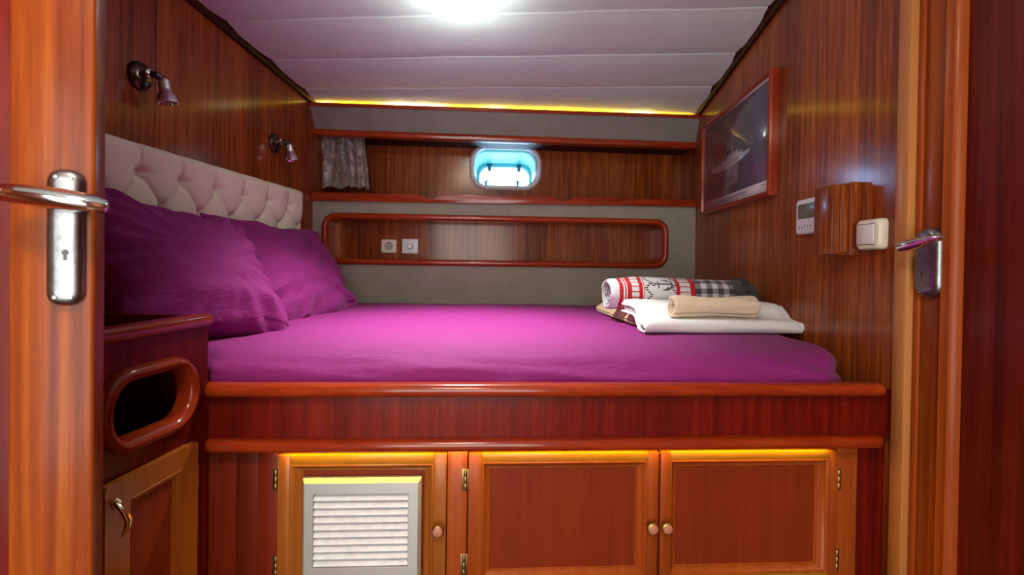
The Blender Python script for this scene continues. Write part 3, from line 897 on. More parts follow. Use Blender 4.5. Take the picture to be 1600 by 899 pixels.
# ------------------------------------------------------------------ reading lamps on the left wall
def reading_lamp():
    p = P(217, 119, 'x', XL)
    t = thing('reading_lamp', 'chrome swivel reading lamp higher on the wall over the near pillow', 'lamp', p, 'chrome reading lamps over the headboard')
    mb = MB(); mb.lathe([(.042, 0), (.042, .006), (.038, .012), (.024, .017), (.012, .019)], p, (1, 0, 0), 32)
    mb.build('wall_plate', DARKMETAL, t)
    c = p + Vector((.012, 0, .006))
    mb = MB(); mb.lathe([(.012, 0), (.012, .016), (.014, .018), (.014, .024), (.009, .027)], c, (1, -.1, 0), 20); mb.build('stem', CHROME, t)
    j = c + Vector((.026, 0, 0)); k = j + Vector((.016, .027, -.006))
    mb = MB(); mb.tube([j - Vector((.012, .004, 0)), j + Vector((.01, .006, -.001)), k], [.0095, .0105, .0095], 14)
    mb.lathe([(.006, -.014), (.0095, -.01), (.0095, .012), (.006, .014)], k, (0.2, 1, 0), 14); mb.build('swivel_arm', BLACKPL, t)
    ax = Vector((.13, .1, -1)).normalized()
    mb = MB(); mb.lathe([(.009, -.004), (.0145, 0), (.0155, .004), (.0155, .028), (.0165, .034), (.021, .042), (.026, .052), (.0295, .064), (.0305, .07), (.028, .07), (.024, .06)], k - Vector((0, 0, .0)), ax, 28, cap1=False)
    sh = mb.build('lamp_shade', CHROME, t)
    mb = MB(); mb.lathe([(.0255, .064), (.012, .062), (.0005, .0615)], k, ax, 24, cap0=False); mb.build('lamp_glass', plain('lamp_glass_pink', (.35, .18, .18), .15), t)
    return t
def dup(root, loc, label):
    r_ = root.copy(); COL.objects.link(r_); r_.location = loc; r_['label'] = label
    for ch in list(root.children):
        c = ch.copy(); COL.objects.link(c); c.parent = r_; c.matrix_parent_inverse = ch.matrix_parent_inverse.copy()
    return r_
rl = reading_lamp()
dup(rl, P(428, 224, 'x', XL), 'smaller-looking chrome swivel reading lamp on the wall near the curtain')

# ------------------------------------------------------------------ right wall: picture
XP = XR - .03
fy1 = P(1095, 265, 'x', XP).y; fy0 = P(1203, 200, 'x', XP).y
fz1 = (P(1097, 197, 'x', XP).z + P(1203, 108, 'x', XP).z) / 2; fz0 = (P(1097, 336, 'x', XP).z + P(1203, 305, 'x', XP).z) / 2
pic = thing('framed_picture', 'dark wood framed photograph of a white boat on the right wall', 'picture', (XR, (fy0 + fy1) / 2, fz0))
mb = MB()
mb.bridge([on('x', xx, rect(fy0 + i, fy1 - i, fz0 + i, fz1 - i)) for i, xx in ((0, XR - .001), (0, XP + .006), (.003, XP), (.010, XP - .003), (.017, XP + .002), (.02, XP + .012), (.02, XP + .02))])
mb.build('frame', W_RAILY, pic, ang=25)
mt, nt, b = new_mat('boat_photograph')
uvn = nt.nodes.new('ShaderNodeUVMap'); sep = nt.nodes.new('ShaderNodeSeparateXYZ'); nt.links.new(uvn.outputs[0], sep.inputs[0])
U, V = E(sep.outputs[0]), E(sep.outputs[1])
mpn = nt.nodes.new('ShaderNodeMapping'); mpn.inputs['Scale'].default_value = (1.9, 1, 1); nt.links.new(uvn.outputs[0], mpn.inputs[0])
nz = ntex(nt, mpn.outputs[0], 30, 4, .7); nz2 = ntex(nt, mpn.outputs[0], 5, 3)
hill = V.between(.47, .72) * (nz - .56).max(0) * 6.0
hill = hill * (1 - ((V - .58).abs() * 5)).sat()
hullc = .43 + (U - .45) * .06
dv = V - hullc
q_ = (U - .46) / .30
deck = .022 + (q_ * -1.0).max(0) * .03                     # sheer rising to the bow
hull = dv.lt(deck) * dv.gt(-.055 * (1 - q_ * q_).max(0)) * (q_.abs()).lt(1)
n22 = ntex(nt, mpn.outputs[0], 40, 2)
cabin = (dv.between(.02, .055) * U.between(.34, .66) + dv.between(.055, .085) * U.between(.42, .60) + dv.between(.085, .15) * U.between(.505, .515)) * (n22 * 1.2 - .05).max(.1)
refl = dv.between(-.24, -.06) * (U - .5 + (nz - .5) * .1).abs().lt(.10) * nz2 * .3
lum = (.085 + nz2 * .09 + hill * .4 + hull * .36 + cabin * .75 + refl + (V - .72).max(0) * .4)
col = ramp(nt, lum.sat(), [(0, (.008, .008, .013)), (.2, (.095, .08, .115)), (1, (.75, .68, .72))])
border = E.op('MAXIMUM', E.op('MAXIMUM', V.lt(.10), V.gt(.972)), E.op('MAXIMUM', U.lt(.025), U.gt(.992)))
cap1 = (V - .062).abs().lt(.006) * U.between(.3, .72) * (nz.gt(.42))
cap2 = (V - .04).abs().lt(.004) * U.between(.22, .74) * (nz.gt(.45))
cap3 = (V - .07).abs().lt(.004) * U.between(.9, .96)
cap = (cap1 + cap2 + cap3).sat()
bc = mixc(nt, cap, (.55, .5, .53), (.16, .14, .15))
nt.links.new(mixc(nt, border, col, bc), b.inputs['Base Color'])
setp(b, Roughness=.5, Coat_Weight=1.0, Coat_Roughness=.13)
mb = MB()
ya_, yb_ = fy1 - .018, fy0 + .018; za_, zb_ = fz0 + .018, fz1 - .018
mb.grid(lambda u, v: (XP + .012, ya_ + (yb_ - ya_) * u, za_ + (zb_ - za_) * v), 2, 2, uvs=True)
pr = mb.build('print', mt, pic)
md = pr.modifiers.new('thick', 'SOLIDIFY'); md.thickness = .002; md.offset = -1

# thermostat
XT = XR - .016
ty1, ty0_ = P(1243.5, 340, 'x', XT).y, P(1281, 340, 'x', XT).y
tz1, tz0 = P(1246, 314, 'x', XT).z, P(1248, 366.5, 'x', XT).z
th = thing('thermostat', 'white wall thermostat with grey screen beside the wooden box', 'thermostat', (XR, (ty0_ + ty1) / 2, tz0))
mb = MB(); loops = [on('x', xx, rrect(ty0_ + i, ty1 - i, tz0 + i, tz1 - i, .008, 5)) for i, xx in ((0, XR - .0005), (0, XT + .003), (.003, XT), (.006, XT - .0004))]
mb.bridge(loops, cap1=True); mb.build('case', WHITEPL, th)
sy1_, sy0 = P(1247, 340, 'x', XT).y, ty0_ + .006
sz1, sz0 = P(1247.5, 321, 'x', XT).z, P(1247.5, 343.5, 'x', XT).z
mb = MB(); mb.box(XT - .0012, XT + .001, sy0, sy1_, sz0, sz1, .0005); mb.build('screen', plain('lcd_grey', (.16, .17, .14), .25), th)
mb = MB(); mb.box(XT - .0016, XT - .001, sy0, sy1_ - .006, sz1 - .010, sz1 - .0092); mb.build('screen_line', GREYLINE, th)
for k, (px, dz) in enumerate(((1249, 0), (1253.5, -.003), (1257.5, .001), (1262, 0), (1266.5, 0))):
    yy = P(px, 355, 'x', XT).y; zz = P(1250, 355, 'x', XT).z + dz
    mb = MB(); mb.lathe([(.0042, -.0003), (.0042, .0008), (.0030, .0008), (.0028, .0014), (.0005, .0016)], (XT, yy, zz), (-1, 0, 0), 14); mb.build('button', plain('button_grey', (.28, .29, .32), .4), th)
    mb = MB(); mb.box(XT - .0008, XT + .0002, yy - .004, yy + .004, zz - .0085, zz - .0073); mb.build('button_mark', GREYLINE, th)

# stepped wooden box over the thermostat edge
bz1 = zat(1273, 295, P(1273, 295, 'x', XR - .062).y); pbx = P(1273, 296, 'x', XR - .062)
by1 = pbx.y; by0 = P(1301, 290, 'x', XR - .062).y
bzt = pbx.z; bzb = P(1273, 398, 'x', XR - .062).z
wb = thing('wooden_box', 'stepped mahogany box mounted on the right wall between thermostat and light switch', 'box', (XR, (by0 + by1) / 2, bzb))
mb = MB()
mb.box(XR - .062, XR - .03, by0, by1, bzb, bzt, .0015); mb.build('cover', W_WALL, wb)
mb = MB(); mb.box(XR - .044, XR - .022, by0 - .006, by1 - .004, bzb + .004, bzt - .0, .003); mb.build('cover_moulding', W_STILE if False else W_WALL, wb)
mb = MB(); mb.box(XR - .026, XR - .0005, by0 - .018, by1 - .002, bzb - .002, bzt + .004, .0015); mb.build('base_block', W_WALL, wb)

# light switch
XS = XR - .022
ly1, ly0 = P(1342, 368, 'x', XS + .01).y, P(1376, 368, 'x', XS + .004).y
lz1_, lz0_ = P(1360, 342, 'x', XS).z, P(1360, 390, 'x', XS).z
lsw = thing('light_switch', 'cream square rocker light switch on the wall by the door casing', 'switch', (XR, (ly0 + ly1) / 2, lz0_))
mb = MB(); loops = [on('x', xx, rrect(ly0 + i, ly1 - i, lz0_ + i, lz1_ - i, .013, 6)) for i, xx in ((0, XR - .0005), (0, XS + .008), (.003, XS + .002), (.008, XS))]
mb.bridge(loops, cap1=True); mb.build('face_plate', CREAMPL, lsw)
mb = MB(); i = .016
mb.box(XS - .003, XS + .002, ly0 + i, ly1 - i * .75, lz0_ + i * .8, lz1_ - i * .8, .002); mb.build('rocker', plain('rocker_white', (.66, .63, .58), .35), lsw)
mb = MB(); mb.bridge([on('x', XS - .0004, rrect(ly0 + i - w, ly1 - i * .75 + w, lz0_ + i * .8 - w, lz1_ - i * .8 + w, .003, 3)) for w in (.0002, .0016)]); mb.build('rocker_gap', GREYLINE, lsw)

# ------------------------------------------------------------------ right doorway: casing and door
XD = XR + .02
yc0, yc1 = P(1421, 300, 'x', XR - .012).y, ycase
def yx(px, x, py=450): return P(px, py, 'x', x).y
mb = MB(); mb.box(XR - .012, XR + .03, yx(1421, XR - .012, 200), yx(1401, XR - .012, 200), 0, 2.1, .002)
struct(mb.build('trim_4', W_PALE))
ye1 = yx(1421, XR - .012, 200) - .001
mb = MB(); mb.box(XR + .002, XR + .04, yx(1441, XR + .002, 200), ye1, 0, 2.1, .004)
struct(mb.build('trim_5', W_STILE))
d_y1 = yx(1442, XR + .004, 200)
dr = thing('door_2', 'mahogany panelled door at the right edge with a chrome lever', 'door', (XR + .02, .8, 0)); struct(dr)
ys0 = yx(1473, XR + .006, 300); ym0 = yx(1493, XR + .006, 300)
mb = MB(); mb.box(XR + .006, XR + .045, ys0, d_y1 - .001, .02, 2.08, .002)
mb.build('door_stile', W_DOOR, dr)
mb = MB(); pr_ = [(XR + .012, ys0), (XR + .004, ys0 - .001), (XR + .001, ys0 - .006), (XR + .003, ys0 - .010), (XR + .002, ym0 + .005), (XR + .006, ym0), (XR + .02, ym0 - .004), (XR + .04, ym0 - .004), (XR + .04, ys0)]
mb.bridge([[Vector((x, y, z)) for x, y in pr_] for z in (.02, 2.08)], cap0=True, cap1=True); mb.build('moulding', W_STILE, dr)
W_RIGHT = wood('dark_red_door_wood', (.022, .002, .0012), (.075, .005, .002), (.16, .014, .004), 'z', .6, rough=.45, coat=.25, coat_r=.2, contrast=1.2, k=.02)
mb = MB(); mb.box(XR + .022, XR + .04, -.1, ym0, .02, 2.08); mb.build('door_panel', W_RIGHT, dr)
mb = MB(); mb.box(XR + .006, XR + .045, -.2, -.1, .02, 2.08, .002); mb.build('door_stile', W_DOOR, dr)
mb = MB(); mb.box(XR + .006, XR + .05, YN, -.203, 0, 2.1); struct(mb.build('wall_right_front', W_WALL))
mb = MB(); mb.box(XR + .05, XR + .08, YN, yc1, 0, 2.2); struct(mb.build('wall_right_outer', W_DARK))

# ------------------------------------------------------------------ left door leaf (ajar, close to the lens)
ea = R(25)
E0 = P(147, 450, 'y', .57); E0.z = 0
ud = Vector((-math.cos(ea), -math.sin(ea), 0)); nd = Vector((math.sin(ea), -math.cos(ea), 0))
DM = Matrix((ud, nd, Vector((0, 0, 1)))).transposed().to_4x4(); DM.translation = E0
def loc(px, py, off=0.0):
    p = PP(px, py, E0 + nd * off, nd) - E0
    return p.dot(ud), p.z
st_w = loc(12, 450)[0]
dl = thing('door_1', 'orange-lit mahogany cabin door standing ajar at the left edge', 'door', E0); struct(dl)
mb = MB(DM); mb.box(0, st_w, -.035, 0, .02, 1.95, .004, 3); mb.build('door_stile', W_DOOR, dl)
mb = MB(DM); mb.box(st_w, .5, -.026, -.012, .02, 1.95); mb.build('door_panel', W_DEEP, dl)
mb = MB(DM); mb.box(.5, .58, -.035, 0, .02, 1.95, .003); mb.build('door_stile', W_DOOR, dl)

def handle(dM, u_l, u_r, z_t, z_b, spin, lever_pts, lever_r, key, parent, flat=.7, bulge=.012):
    """plate between u_l..u_r and z_b..z_t on the door face, lever through lever_pts (u, n, z)"""
    h = thing('x', '', '', (0, 0, 0)); bpy.data.objects.remove(h)
    mb = MB(dM); n_ = 8; w = (u_r - u_l)
    loops = []
    for i, off in ((0, 0), (0, bulge * .4), (w * .06, bulge * .75), (w * .16, bulge * .95), (w * .3, bulge)):
        loops.append([Vector((x, off, z)) for x, z in rrect(u_l + i, u_r - i, z_b + i, z_t - i, w * .42 - i * .8, n_)])
    mb.bridge(loops, cap1=True)
    pl = mb.build('handle_plate', CHROME_OLD, parent)
    uc = (u_l + u_r) / 2
    mb = MB(dM); mb.lathe([(.011, bulge * .8), (.0105, bulge + .006), (.008, bulge + .012), (.0075, lever_pts[1][1])], (spin[0], 0, spin[1]), (0, 1, 0), 20); mb.build('spindle', CHROME, pl)
    mb = MB(dM); mb.tube(lever_pts, lever_r, 20, flat=flat); mb.build('lever', CHROME, pl)
    mb = MB(dM)
    kz, kr = key
    o = bulge + .0004
    mb.lathe([(kr, o - .002), (kr, o), (.0002, o)], (uc - w * .06, 0, kz), (0, 1, 0), 16); mb.box(uc - w * .06 - kr * .5, uc - w * .06 + kr * .5, o - .002, o + .0001, kz - kr * 2.6, kz)
    mb.build('keyhole', BLACKPL, pl)
    for zz, du in ((z_b + w * .28, -.2), (z_b + w * .28, .22), (z_t - w * .28, .2), (z_t - w * .28, -.2)):
        mb = MB(dM); mb.lathe([(w * .07, bulge * .9), (w * .06, bulge + .0012), (w * .01, bulge + .0014)], (uc + w * du, 0, zz), (0, 1, 0), 12); mb.build('screw', CHROME_OLD, pl)
    return pl
uL, _ = loc(76, 370); uR, _ = loc(135, 370)
_, zT = loc(105, 266); _, zB = loc(105, 477)
sp = loc(112, 312, .03)
def lpt(px, py, off): u, z = loc(px, py, off); return (u, off, z)
handle(DM, min(uL, uR), max(uL, uR), zT, zB, sp,
       [lpt(3, 300, .036), lpt(8, 301, .038), lpt(40, 304, .040), lpt(80, 309, .042), lpt(120, 315, .043), lpt(150, 320, .042), lpt(166, 323, .040), lpt(170, 323.5, .039)],
       [.009, .014, .0165, .0175, .017, .015, .011, .005], (loc(117, 395)[1], .0035), dl)
# right handle on door_2 (u towards the lens, n into the cabin)
RM = Matrix((Vector((0, -1, 0)), Vector((-1, 0, 0)), Vector((0, 0, 1)))).transposed().to_4x4(); RM.translation = Vector((XR + .006, 0, 0))
def rpt(px, py, off): p = P(px, py, 'x', XR + .006 - off); return (-p.y, off, p.z)
aL, aR = rpt(1432, 410, .006), rpt(1464, 410, .014)
handle(RM, aL[0], aR[0], rpt(1447, 356, .015)[2], rpt(1447, 466, .015)[2], (rpt(1447, 379, .02)[0], rpt(1447, 379, .03)[2]),
       [rpt(1408.5, 387, .045), rpt(1411, 386.5, .046), rpt(1422, 383.5, .047), rpt(1440, 379, .046), rpt(1452, 375, .044), rpt(1458, 373, .044), rpt(1470, 371.5, .044), rpt(1474, 371, .044)],
       [.007, .0145, .0165, .0155, .012, .0095, .008, .004], (rpt(1445, 428, .014)[2], .0036), dr, flat=.75, bulge=.016)

# ------------------------------------------------------------------ linen on the bed
CUR = CROSS
zb = BZ1 + .001
def fold_profile(y0, y1, z0, layers, th, r_in):
    """U-shaped folds nested at the front edge: list of closed (y,z) polygons"""
    polys = []
    H = layers
    for k in range(H):
        ro = r_in + (k + 1) * th; ri = r_in + k * th + .0006
        zc = z0 + r_in + H * th
        yc = y0 + r_in + H * th
        out = [(y1 - .006 * k, zc - ro)]
        arc = [(yc - ro * math.cos(q), zc + ro * math.sin(q)) for q in [R(-90 + 180 * i / 12) for i in range(13)]]
        out += arc + [(y1 - .004 * k, zc + ro), (y1 - .004 * k, zc + ri)]
        arc2 = [(yc - ri * math.cos(q), zc + ri * math.sin(q)) for q in [R(90 - 180 * i / 12) for i in range(13)]]
        out += arc2 + [(y1 - .006 * k, zc - ri)]
        polys.append(out)
    return polys
def cloth_stack(name, mat, x0, x1, y0, y1, z0, layers, th, r_in, rot, label, seed, amp=.003, slump=0.0, shear=0.0, lift=None):
    mb = MB(); c = Vector(((x0 + x1) / 2, (y0 + y1) / 2, 0))
    nx = 40
    for k, poly in enumerate(fold_profile(y0, y1, z0, layers, th, r_in)):
        # subdivide the long runs
        pts = []
        for i, p in enumerate(poly):
            q = poly[(i + 1) % len(poly)]; d = math.hypot(q[0] - p[0], q[1] - p[1]); m_ = max(1, int(d / .02))
            for j in range(m_): pts.append((p[0] + (q[0] - p[0]) * j / m_, p[1] + (q[1] - p[1]) * j / m_))
        loops = []
        for i in range(nx + 1):
            t = i / nx; x = x0 + .006 * k * (1 if k % 2 else -1) + (x1 - x0) * t
            lp_ = []
            for (y, z) in pts:
                h = (z - z0)
                xx = x + .012 * noise.noise((y * 5, z * 30, seed + k)) * (1 if t < .1 or t > .9 else .3) + shear * (y - y0)
                e = min(t, 1 - t); rnd = 1 - .35 * max(0, 1 - e / .03) ** 2
                zz = z0 + h * (rnd if h > .004 else 1) * (1 - slump * max(0, (t - .5))) + amp * noise.noise((x * 14 + seed, y * 12, z * 20)) * min(1, h / .01)
                yy = y + amp * 1.2 * noise.noise((x * 11, z * 30, seed + 4))
                zz = max(zz, z0)
                if lift:                                  # drapes up over what lies behind
                    q = min(1, max(0, (yy - lift[0]) / (lift[1] - lift[0]))); zz += lift[2] * q * q * (3 - 2 * q)
                lp_.append(Vector((xx, yy, zz)))
            loops.append(lp_)
        mb.bridge(loops, cap0=True, cap1=True)
    mb.M = Matrix.Translation(c) @ Matrix.Rotation(R(rot), 4, 'Z') @ Matrix.Translation(-c)
    return mb.build(name, mat, None, ang=60)
# straw folded cloth underneath
fa = P(918, 480, 'z', zb + .01); fb = P(1003, 514, 'z', zb)
bt = cloth_stack('folded_towel', T_BEIGE, fb.x - .012, xr(1.6) - .05, fb.y + .0, fb.y + .56, zb, 2, .0085, .003, 2, '', 3.0)
tag(bt, 'straw-coloured folded woven towel lying flat under the rolled blanket', 'towel')
zt_b = zb + 2 * (.003 + 2 * .0085)
# white folded towel
wa = P(1018, 522, 'z', zb); wbp = P(1243, 519, 'z', zb)
wt = cloth_stack('folded_towel', T_WHITE, wa.x - .005, wbp.x, wa.y, wa.y + .28, zb + .001, 3, .0062, .002, .6, '', 9.0, .004, lift=(fb.y - .045, fb.y + .02, zt_b - zb + .002))
tag(wt, 'white folded terry towel beneath the small cream roll', 'towel')
zt_w = zb + 2 * (.002 + 3 * .0062)

def spiral_roll(x0, x1, cy, cz, r_out, th, turns, ph_end, flat, seed, nang=120, nx=60, wob=.002, tilt=0.0, endw=.004):
    """rolled cloth: an extruded spiral with UV (u along, v = angle of the outer turn in turns)"""
    mb = MB(); lay = mb.bm.loops.layers.uv.verify()
    tot = turns * 2 * PI; n = int(nang * turns)
    def cp(i, side):
        a = tot * i / n                       # 0 at the core
        ang = ph_end - (tot - a)
        r = r_out - th * (tot - a) / (2 * PI)
        r += (0 if side else -th * .82)
        return ang, max(r, .002)
    sec = [(cp(i, 1), i) for i in range(n + 1)] + [(cp(i, 0), i) for i in range(n, -1, -1)]
    rows = []
    for k in range(nx + 1):
        t = k / nx; row = []
        for (ang, r), i in sec:
            core = 1 - i / n
            xx = x0 + (x1 - x0) * t
            if t < .05 or t > .95:
                xx += endw * noise.noise((ang * 1.3, i * .02, seed + t)) + (.02 * core * (1 if t < .5 else -1))
            rr = r * (1 + wob / r_out * 3 * noise.noise((math.cos(ang) * 1.5, math.sin(ang) * 1.5 + seed, xx * 8)))
            e = min(t, 1 - t); rr *= 1 - .10 * max(0, 1 - e / .035) ** 2
            y = cy - rr * math.cos(ang); z = cz + rr * math.sin(ang) * flat
            row.append(mb.bm.verts.new((xx, y + tilt * (xx - x0), z)))
        rows.append(row)
    m_ = len(sec)
    for k in range(nx):
        for j in range(m_):
            jj = (j + 1) % m_
            f = mb.bm.faces.new((rows[k][j], rows[k][jj], rows[k + 1][jj], rows[k + 1][j]))
            for lp_, (kk, q) in zip(f.loops, ((k, j), (k, jj), (k + 1, jj), (k + 1, j))):
                lp_[lay].uv = (kk / nx, sec[q][0][0] / (2 * PI))
    for row in (rows[0], rows[-1]):
        for i in range(n):
            f = mb.bm.faces.new((row[i], row[i + 1], row[m_ - 2 - i], row[m_ - 1 - i]))
            for lp_ in f.loops: lp_[lay].uv = (.04, -2.0)
    return mb
# small cream roll on the white towel
ca, cb = P(1052, 480, 'y', wa.y + .05), P(1186, 480, 'y', wa.y + .05)
rr_ = .037
mb = spiral_roll(ca.x - .004, cb.x, wa.y + .062, zt_w + rr_ * .97 + .003, rr_, .0075, 3.3, R(-60), .96, 2.0, wob=.0035)
tag(mb.build('rolled_towel', T_CREAM, None, ang=60), 'small cream rolled towel on top of the white folded towel', 'towel')

# nautical blanket roll
mt, nt, b = new_mat('nautical_knit')
uvn = nt.nodes.new('ShaderNodeUVMap'); sep = nt.nodes.new('ShaderNodeSeparateXYZ'); nt.links.new(uvn.outputs[0], sep.inputs[0])
U = E(sep.outputs[0]); A = E(sep.outputs[1]) * 360.0
LEN, CIRC = 1085.0, 122.0 * 2 * PI
Xp = U * LEN * 1.0                                    # along the roll, in pattern units
Yp = E(sep.outputs[1]) * CIRC                         # round the roll
def band(a, c): return Xp.between(a, c)
red = band(75, 105) + band(116, 126) + band(134, 168) + band(222, 250) + band(258, 264) + band(500, 528) + band(606, 642)
lad = (band(168, 222) + band(528, 606)) * ((Yp / 44.0).frac()).lt(.2)
red = (red + lad).sat()
def zig(xc, amp, per):
    tri = ((Yp / per).frac() - .5).abs() * (2 * amp)
    d = (Xp - xc - tri + amp / 2).abs()
    return d.lt(12) * ((Yp / (per / 6.0)).frac()).lt(.62)
z1 = zig(296, 46, 110) + zig(492, 40, 110) * Xp.lt(500)
# anchor lying along the roll, centred at 40 degrees above horizontal
ac = (42 - 360) / 360 * CIRC
ax_, ay_ = Xp - 400.0, Yp - ac
def seg(x0, y0, x1, y1, w):
    dx, dy = x1 - x0, y1 - y0; L2 = dx * dx + dy * dy
    t = (((ax_ - x0) * dx + (ay_ - y0) * dy) / L2).max(0).min(1)
    ex = ax_ - x0 - t * dx; ey = ay_ - y0 - t * dy
    return (ex * ex + ey * ey).lt(w * w)
def arc(cx_, cy_, r_, w, cond):
    ex, ey = ax_ - cx_, ay_ - cy_
    return ((ex * ex + ey * ey).sqrt() - r_).abs().lt(w) * cond
anc = seg(-58, 0, 70, 0, 7) + seg(-30, -30, -30, 30, 5) + arc(-68, 0, 13, 5, Xp.gt(-1e6)) + arc(24, 0, 48, 7, (ax_ - 24).gt(0)) + seg(24, 48, 40, 30, 6) + seg(24, -48, 40, -30, 6) + seg(24, 48, 4, 48, 5) + seg(24, -48, 4, -48, 5)
greyp = (z1 + anc).sat()
ging = Xp.between(642, 935)
gx = ((Xp - 642) / 84.0).frac().lt(.5); gy = (Yp / 84.0).frac().lt(.5)
gval = (gx + gy) * .5
fringe = Xp.gt(935)
wv = ntex(nt, texco(nt), 900, 2)
white = (.62, .60, .61); grey = (.075, .072, .078)
c0 = mixc(nt, greyp, white, grey)
c1 = mixc(nt, red, c0, (.45, .012, .025))
gcol = ramp(nt, gval, [(0, (.6, .58, .6)), (.5, (.22, .21, .225)), (1, (.06, .058, .063))])
c2 = mixc(nt, ging, c1, gcol)
c3 = mixc(nt, fringe, c2, (.06, .056, .058))
inner = E(sep.outputs[1]).lt(-1.28)
c3 = mixc(nt, inner, c3, ramp(nt, ntex(nt, texco(nt), 55, 2), [(.46, (.10, .098, .105)), (.52, (.5, .48, .49))]))
nt.links.new(c3, b.inputs['Base Color']); setp(b, Roughness=.95, Sheen_Weight=.2, Specular_IOR_Level=.1)
bump(nt, b, wv, .4, .002)
BLK = mt
rB = .066
by_ = P(945, 487, 'z', zt_b).y + rB
bxa, bxb = P(946, 463, 'y', by_).x, P(1156, 463, 'y', by_).x
FRA = 935 / 1085
mb = spiral_roll(bxa, bxb, by_, zt_b + rB * .93, rB, .0105, 3.2, R(-100), .94, 6.0, nang=110, nx=90, wob=.003, tilt=.0)
# squeeze u so that the knitted part ends where the fringe starts
lay = mb.bm.loops.layers.uv.active
for f in mb.bm.faces:
    for lp_ in f.loops: lp_[lay].uv.x *= .955
bl = mb.build('rolled_blanket', BLK, None, ang=60)
tag(bl, 'rolled nautical blanket with red stripes, anchor and grey gingham on the straw towel', 'blanket')
mb = MB()
cz_ = zt_b + rB * .93
for i in range(190):
    q = random.uniform(-.5, 1.15) * PI; r_ = rB * random.uniform(.62, 1.02)
    y = by_ - r_ * math.cos(q); z = cz_ + r_ * math.sin(q) * .94
    x = bxb - .012; ln = random.uniform(.04, .075)
    x2 = min(x + ln * .8, xr(by_) - .014)
    dy = random.uniform(-.02, .012); droop = random.uniform(.0, .03) + (.02 if q > .5 else 0)
    pth = [(x, y, z), (x + (x2 - x) * .4, y + dy * .3, z + .004 - droop * .15), (x + (x2 - x) * .75, y + dy * .7, z - droop * .5), (x2, y + dy - .004, max(z - droop * 1.3, zb + .004))]
    mb.tube(pth, [.0022, .002, .0018, .0012], 5)
fo = mb.build('fringe', plain('charcoal_fringe', (.055, .052, .054), .95, bumps=(500, .3, .001), var=.3), bl)

# ------------------------------------------------------------------ lamps
CUR = SIDE
cyl = seam_y(727, -7)
zl_ = zceil(.0, cyl)
lx = [P(709, -2, 'z', zl_).x, P(744, -2, 'z', zl_).x]
ly_ = P(727, -2, 'z', zl_).y - .062
fx = thing('ceiling_light', 'twin white ceiling spotlight in a square plate over the bed', 'ceiling light', ((lx[0] + lx[1]) / 2, ly_, zl_))
mb = MB(); cxm = (lx[0] + lx[1]) / 2
zl_ -= .006
mb.box(cxm - .085, cxm + .085, ly_ - .05, ly_ + .05, zl_ - .006, zl_ + .012, .002); mb.build('lamp_plate', plain('lamp_plate_white', (.6, .6, .62), .4), fx)
BULB = emit('bulb_glow', (.93, .96, 1.0), 9.0)
for x in lx:
    mb = MB(); mb.lathe([(.04, .004), (.04, .010), (.034, .013), (.031, .010)], (x, ly_, zl_ - .002), (0, 0, -1), 32, cap0=False, cap1=False); mb.build('lamp_bezel', WHITEPL, fx)
    mb = MB(); mb.lathe([(.031, .006), (.031, .009), (.02, .011), (.0005, .012)], (x, ly_, zl_ - .002), (0, 0, -1), 32); mb.build('lamp_bulb', BULB, fx)
    ld = bpy.data.lights.new('ceiling_fill', 'POINT'); ld.energy = 1.5; ld.color = (.93, 1.0, .98); ld.shadow_soft_size = .04  # extra unseen point light, hung below the plate to brighten the ceiling
    lo = bpy.data.objects.new('ceiling_fill', ld); COL.objects.link(lo); lo.location = (x, ly_, zl_ - .12)
    attach(lo, fx)
    ld = bpy.data.lights.new('spot_beam', 'SPOT'); ld.energy = 84; ld.color = (.96, 1.0, .96); ld.spot_size = R(88); ld.spot_blend = 1.0; ld.shadow_soft_size = .03
    lo = bpy.data.objects.new('spot_beam', ld); COL.objects.link(lo); lo.location = (x, ly_, zl_ - .06); attach(lo, fx)
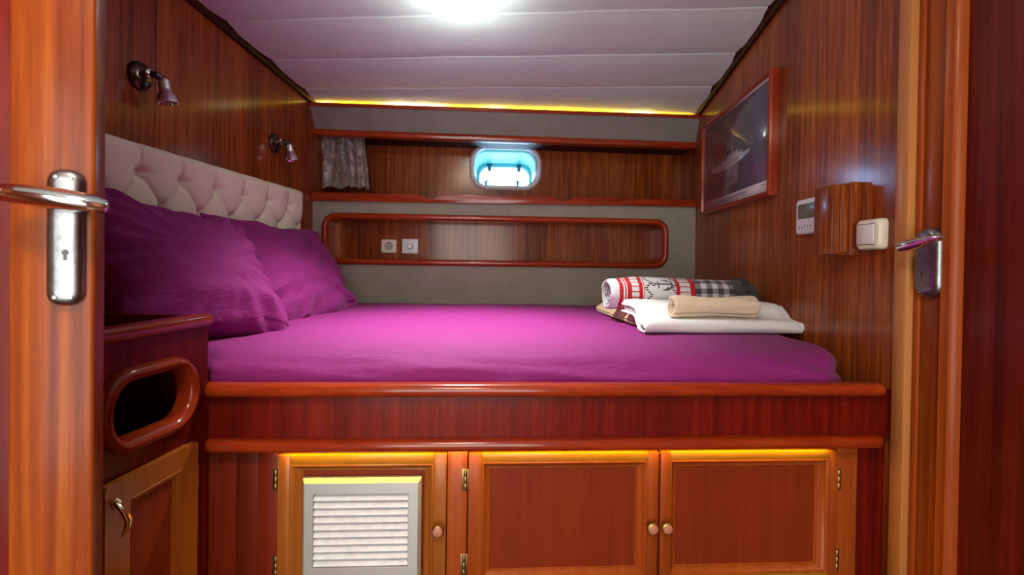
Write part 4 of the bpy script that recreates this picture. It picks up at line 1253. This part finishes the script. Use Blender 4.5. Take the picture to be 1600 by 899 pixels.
# added lamp, unseen, giving warm fill from behind the viewpoint
pf = thing('added_lamp', 'round warm ceiling lamp added as unseen fill behind the viewpoint', 'ceiling light', (-.15, -.25, zceil(-.15, -.25)))
zp = zceil(-.15, -.25) - .006
mb = MB(); mb.lathe([(.10, 0), (.10, .015), (.09, .022)], (-.15, -.25, zp + .004), (0, 0, -1), 32); mb.build('lamp_base', CHROME, pf)
mb = MB(); mb.lathe([(.088, .02), (.085, .035), (.05, .048), (.001, .052)], (-.15, -.25, zp + .004), (0, 0, -1), 32); mb.build('lamp_globe', emit('warm_globe', (1, .74, .45), 6), pf)
ld = bpy.data.lights.new('warm_fill', 'AREA'); ld.shape = 'DISK'; ld.size = .35; ld.energy = 22; ld.color = (1.0, .8, .58)
lo = bpy.data.objects.new('warm_fill', ld); COL.objects.link(lo); lo.location = (-.15, -.25, zp - .075); attach(lo, pf)

# ------------------------------------------------------------------ doorway fill, sky and porthole daylight
ad = bpy.data.lights.new('doorway_fill', 'AREA'); ad.shape = 'RECTANGLE'; ad.size = DW[1] - DW[0]; ad.size_y = DW[3] - DW[2]  # unseen area light added as fill for ceiling and front faces
ad.energy = 41; ad.color = (.93, 1.0, .95)
ao = bpy.data.objects.new('doorway_fill', ad); COL.objects.link(ao); ao.location = ((DW[0] + DW[1]) / 2, YN - .25, (DW[2] + DW[3]) / 2); ao.rotation_euler = (R(102), 0, 0)
w = bpy.data.worlds.new('sky'); scn.world = w; w.use_nodes = True
bg = w.node_tree.nodes['Background']; wt_ = w.node_tree; E.nt = wt_
tc = wt_.nodes.new('ShaderNodeTexCoord'); sp_ = wt_.nodes.new('ShaderNodeSeparateXYZ'); wt_.links.new(tc.outputs['Generated'], sp_.inputs[0])
wt_.links.new(mixc(wt_, (E(sp_.outputs[2]) * 12 + .5).sat(), (.28, .38, .52), (.40, .58, 1.0)), bg.inputs[0]); bg.inputs[1].default_value = 22.0
pa = bpy.data.lights.new('porthole_daylight', 'AREA'); pa.shape = 'RECTANGLE'; pa.size = (ox1 - ox0) * .95; pa.size_y = .22; pa.energy = 1
pa.cycles.is_portal = True
po = bpy.data.objects.new('porthole_daylight', pa); COL.objects.link(po); po.location = CROSS @ Vector(((ox0 + ox1) / 2, YO + .03, (oz0 + oz1) / 2)); po.rotation_euler = (R(-90), 0, BETA)
attach(po, w1)

# ------------------------------------------------------------------ view
scn.view_settings.view_transform = 'Standard'; scn.view_settings.look = 'None'
scn.view_settings.gamma = 1; scn.view_settings.use_curve_mapping = False; scn.view_settings.exposure = 0.15
scn.cycles.use_denoising = True
scn.cycles.max_bounces = 10; scn.cycles.diffuse_bounces = 5; scn.cycles.glossy_bounces = 5; scn.cycles.transparent_max_bounces = 12
scn.cycles.caustics_reflective = False; scn.cycles.caustics_refractive = False
scn.cycles.sample_clamp_indirect = 6
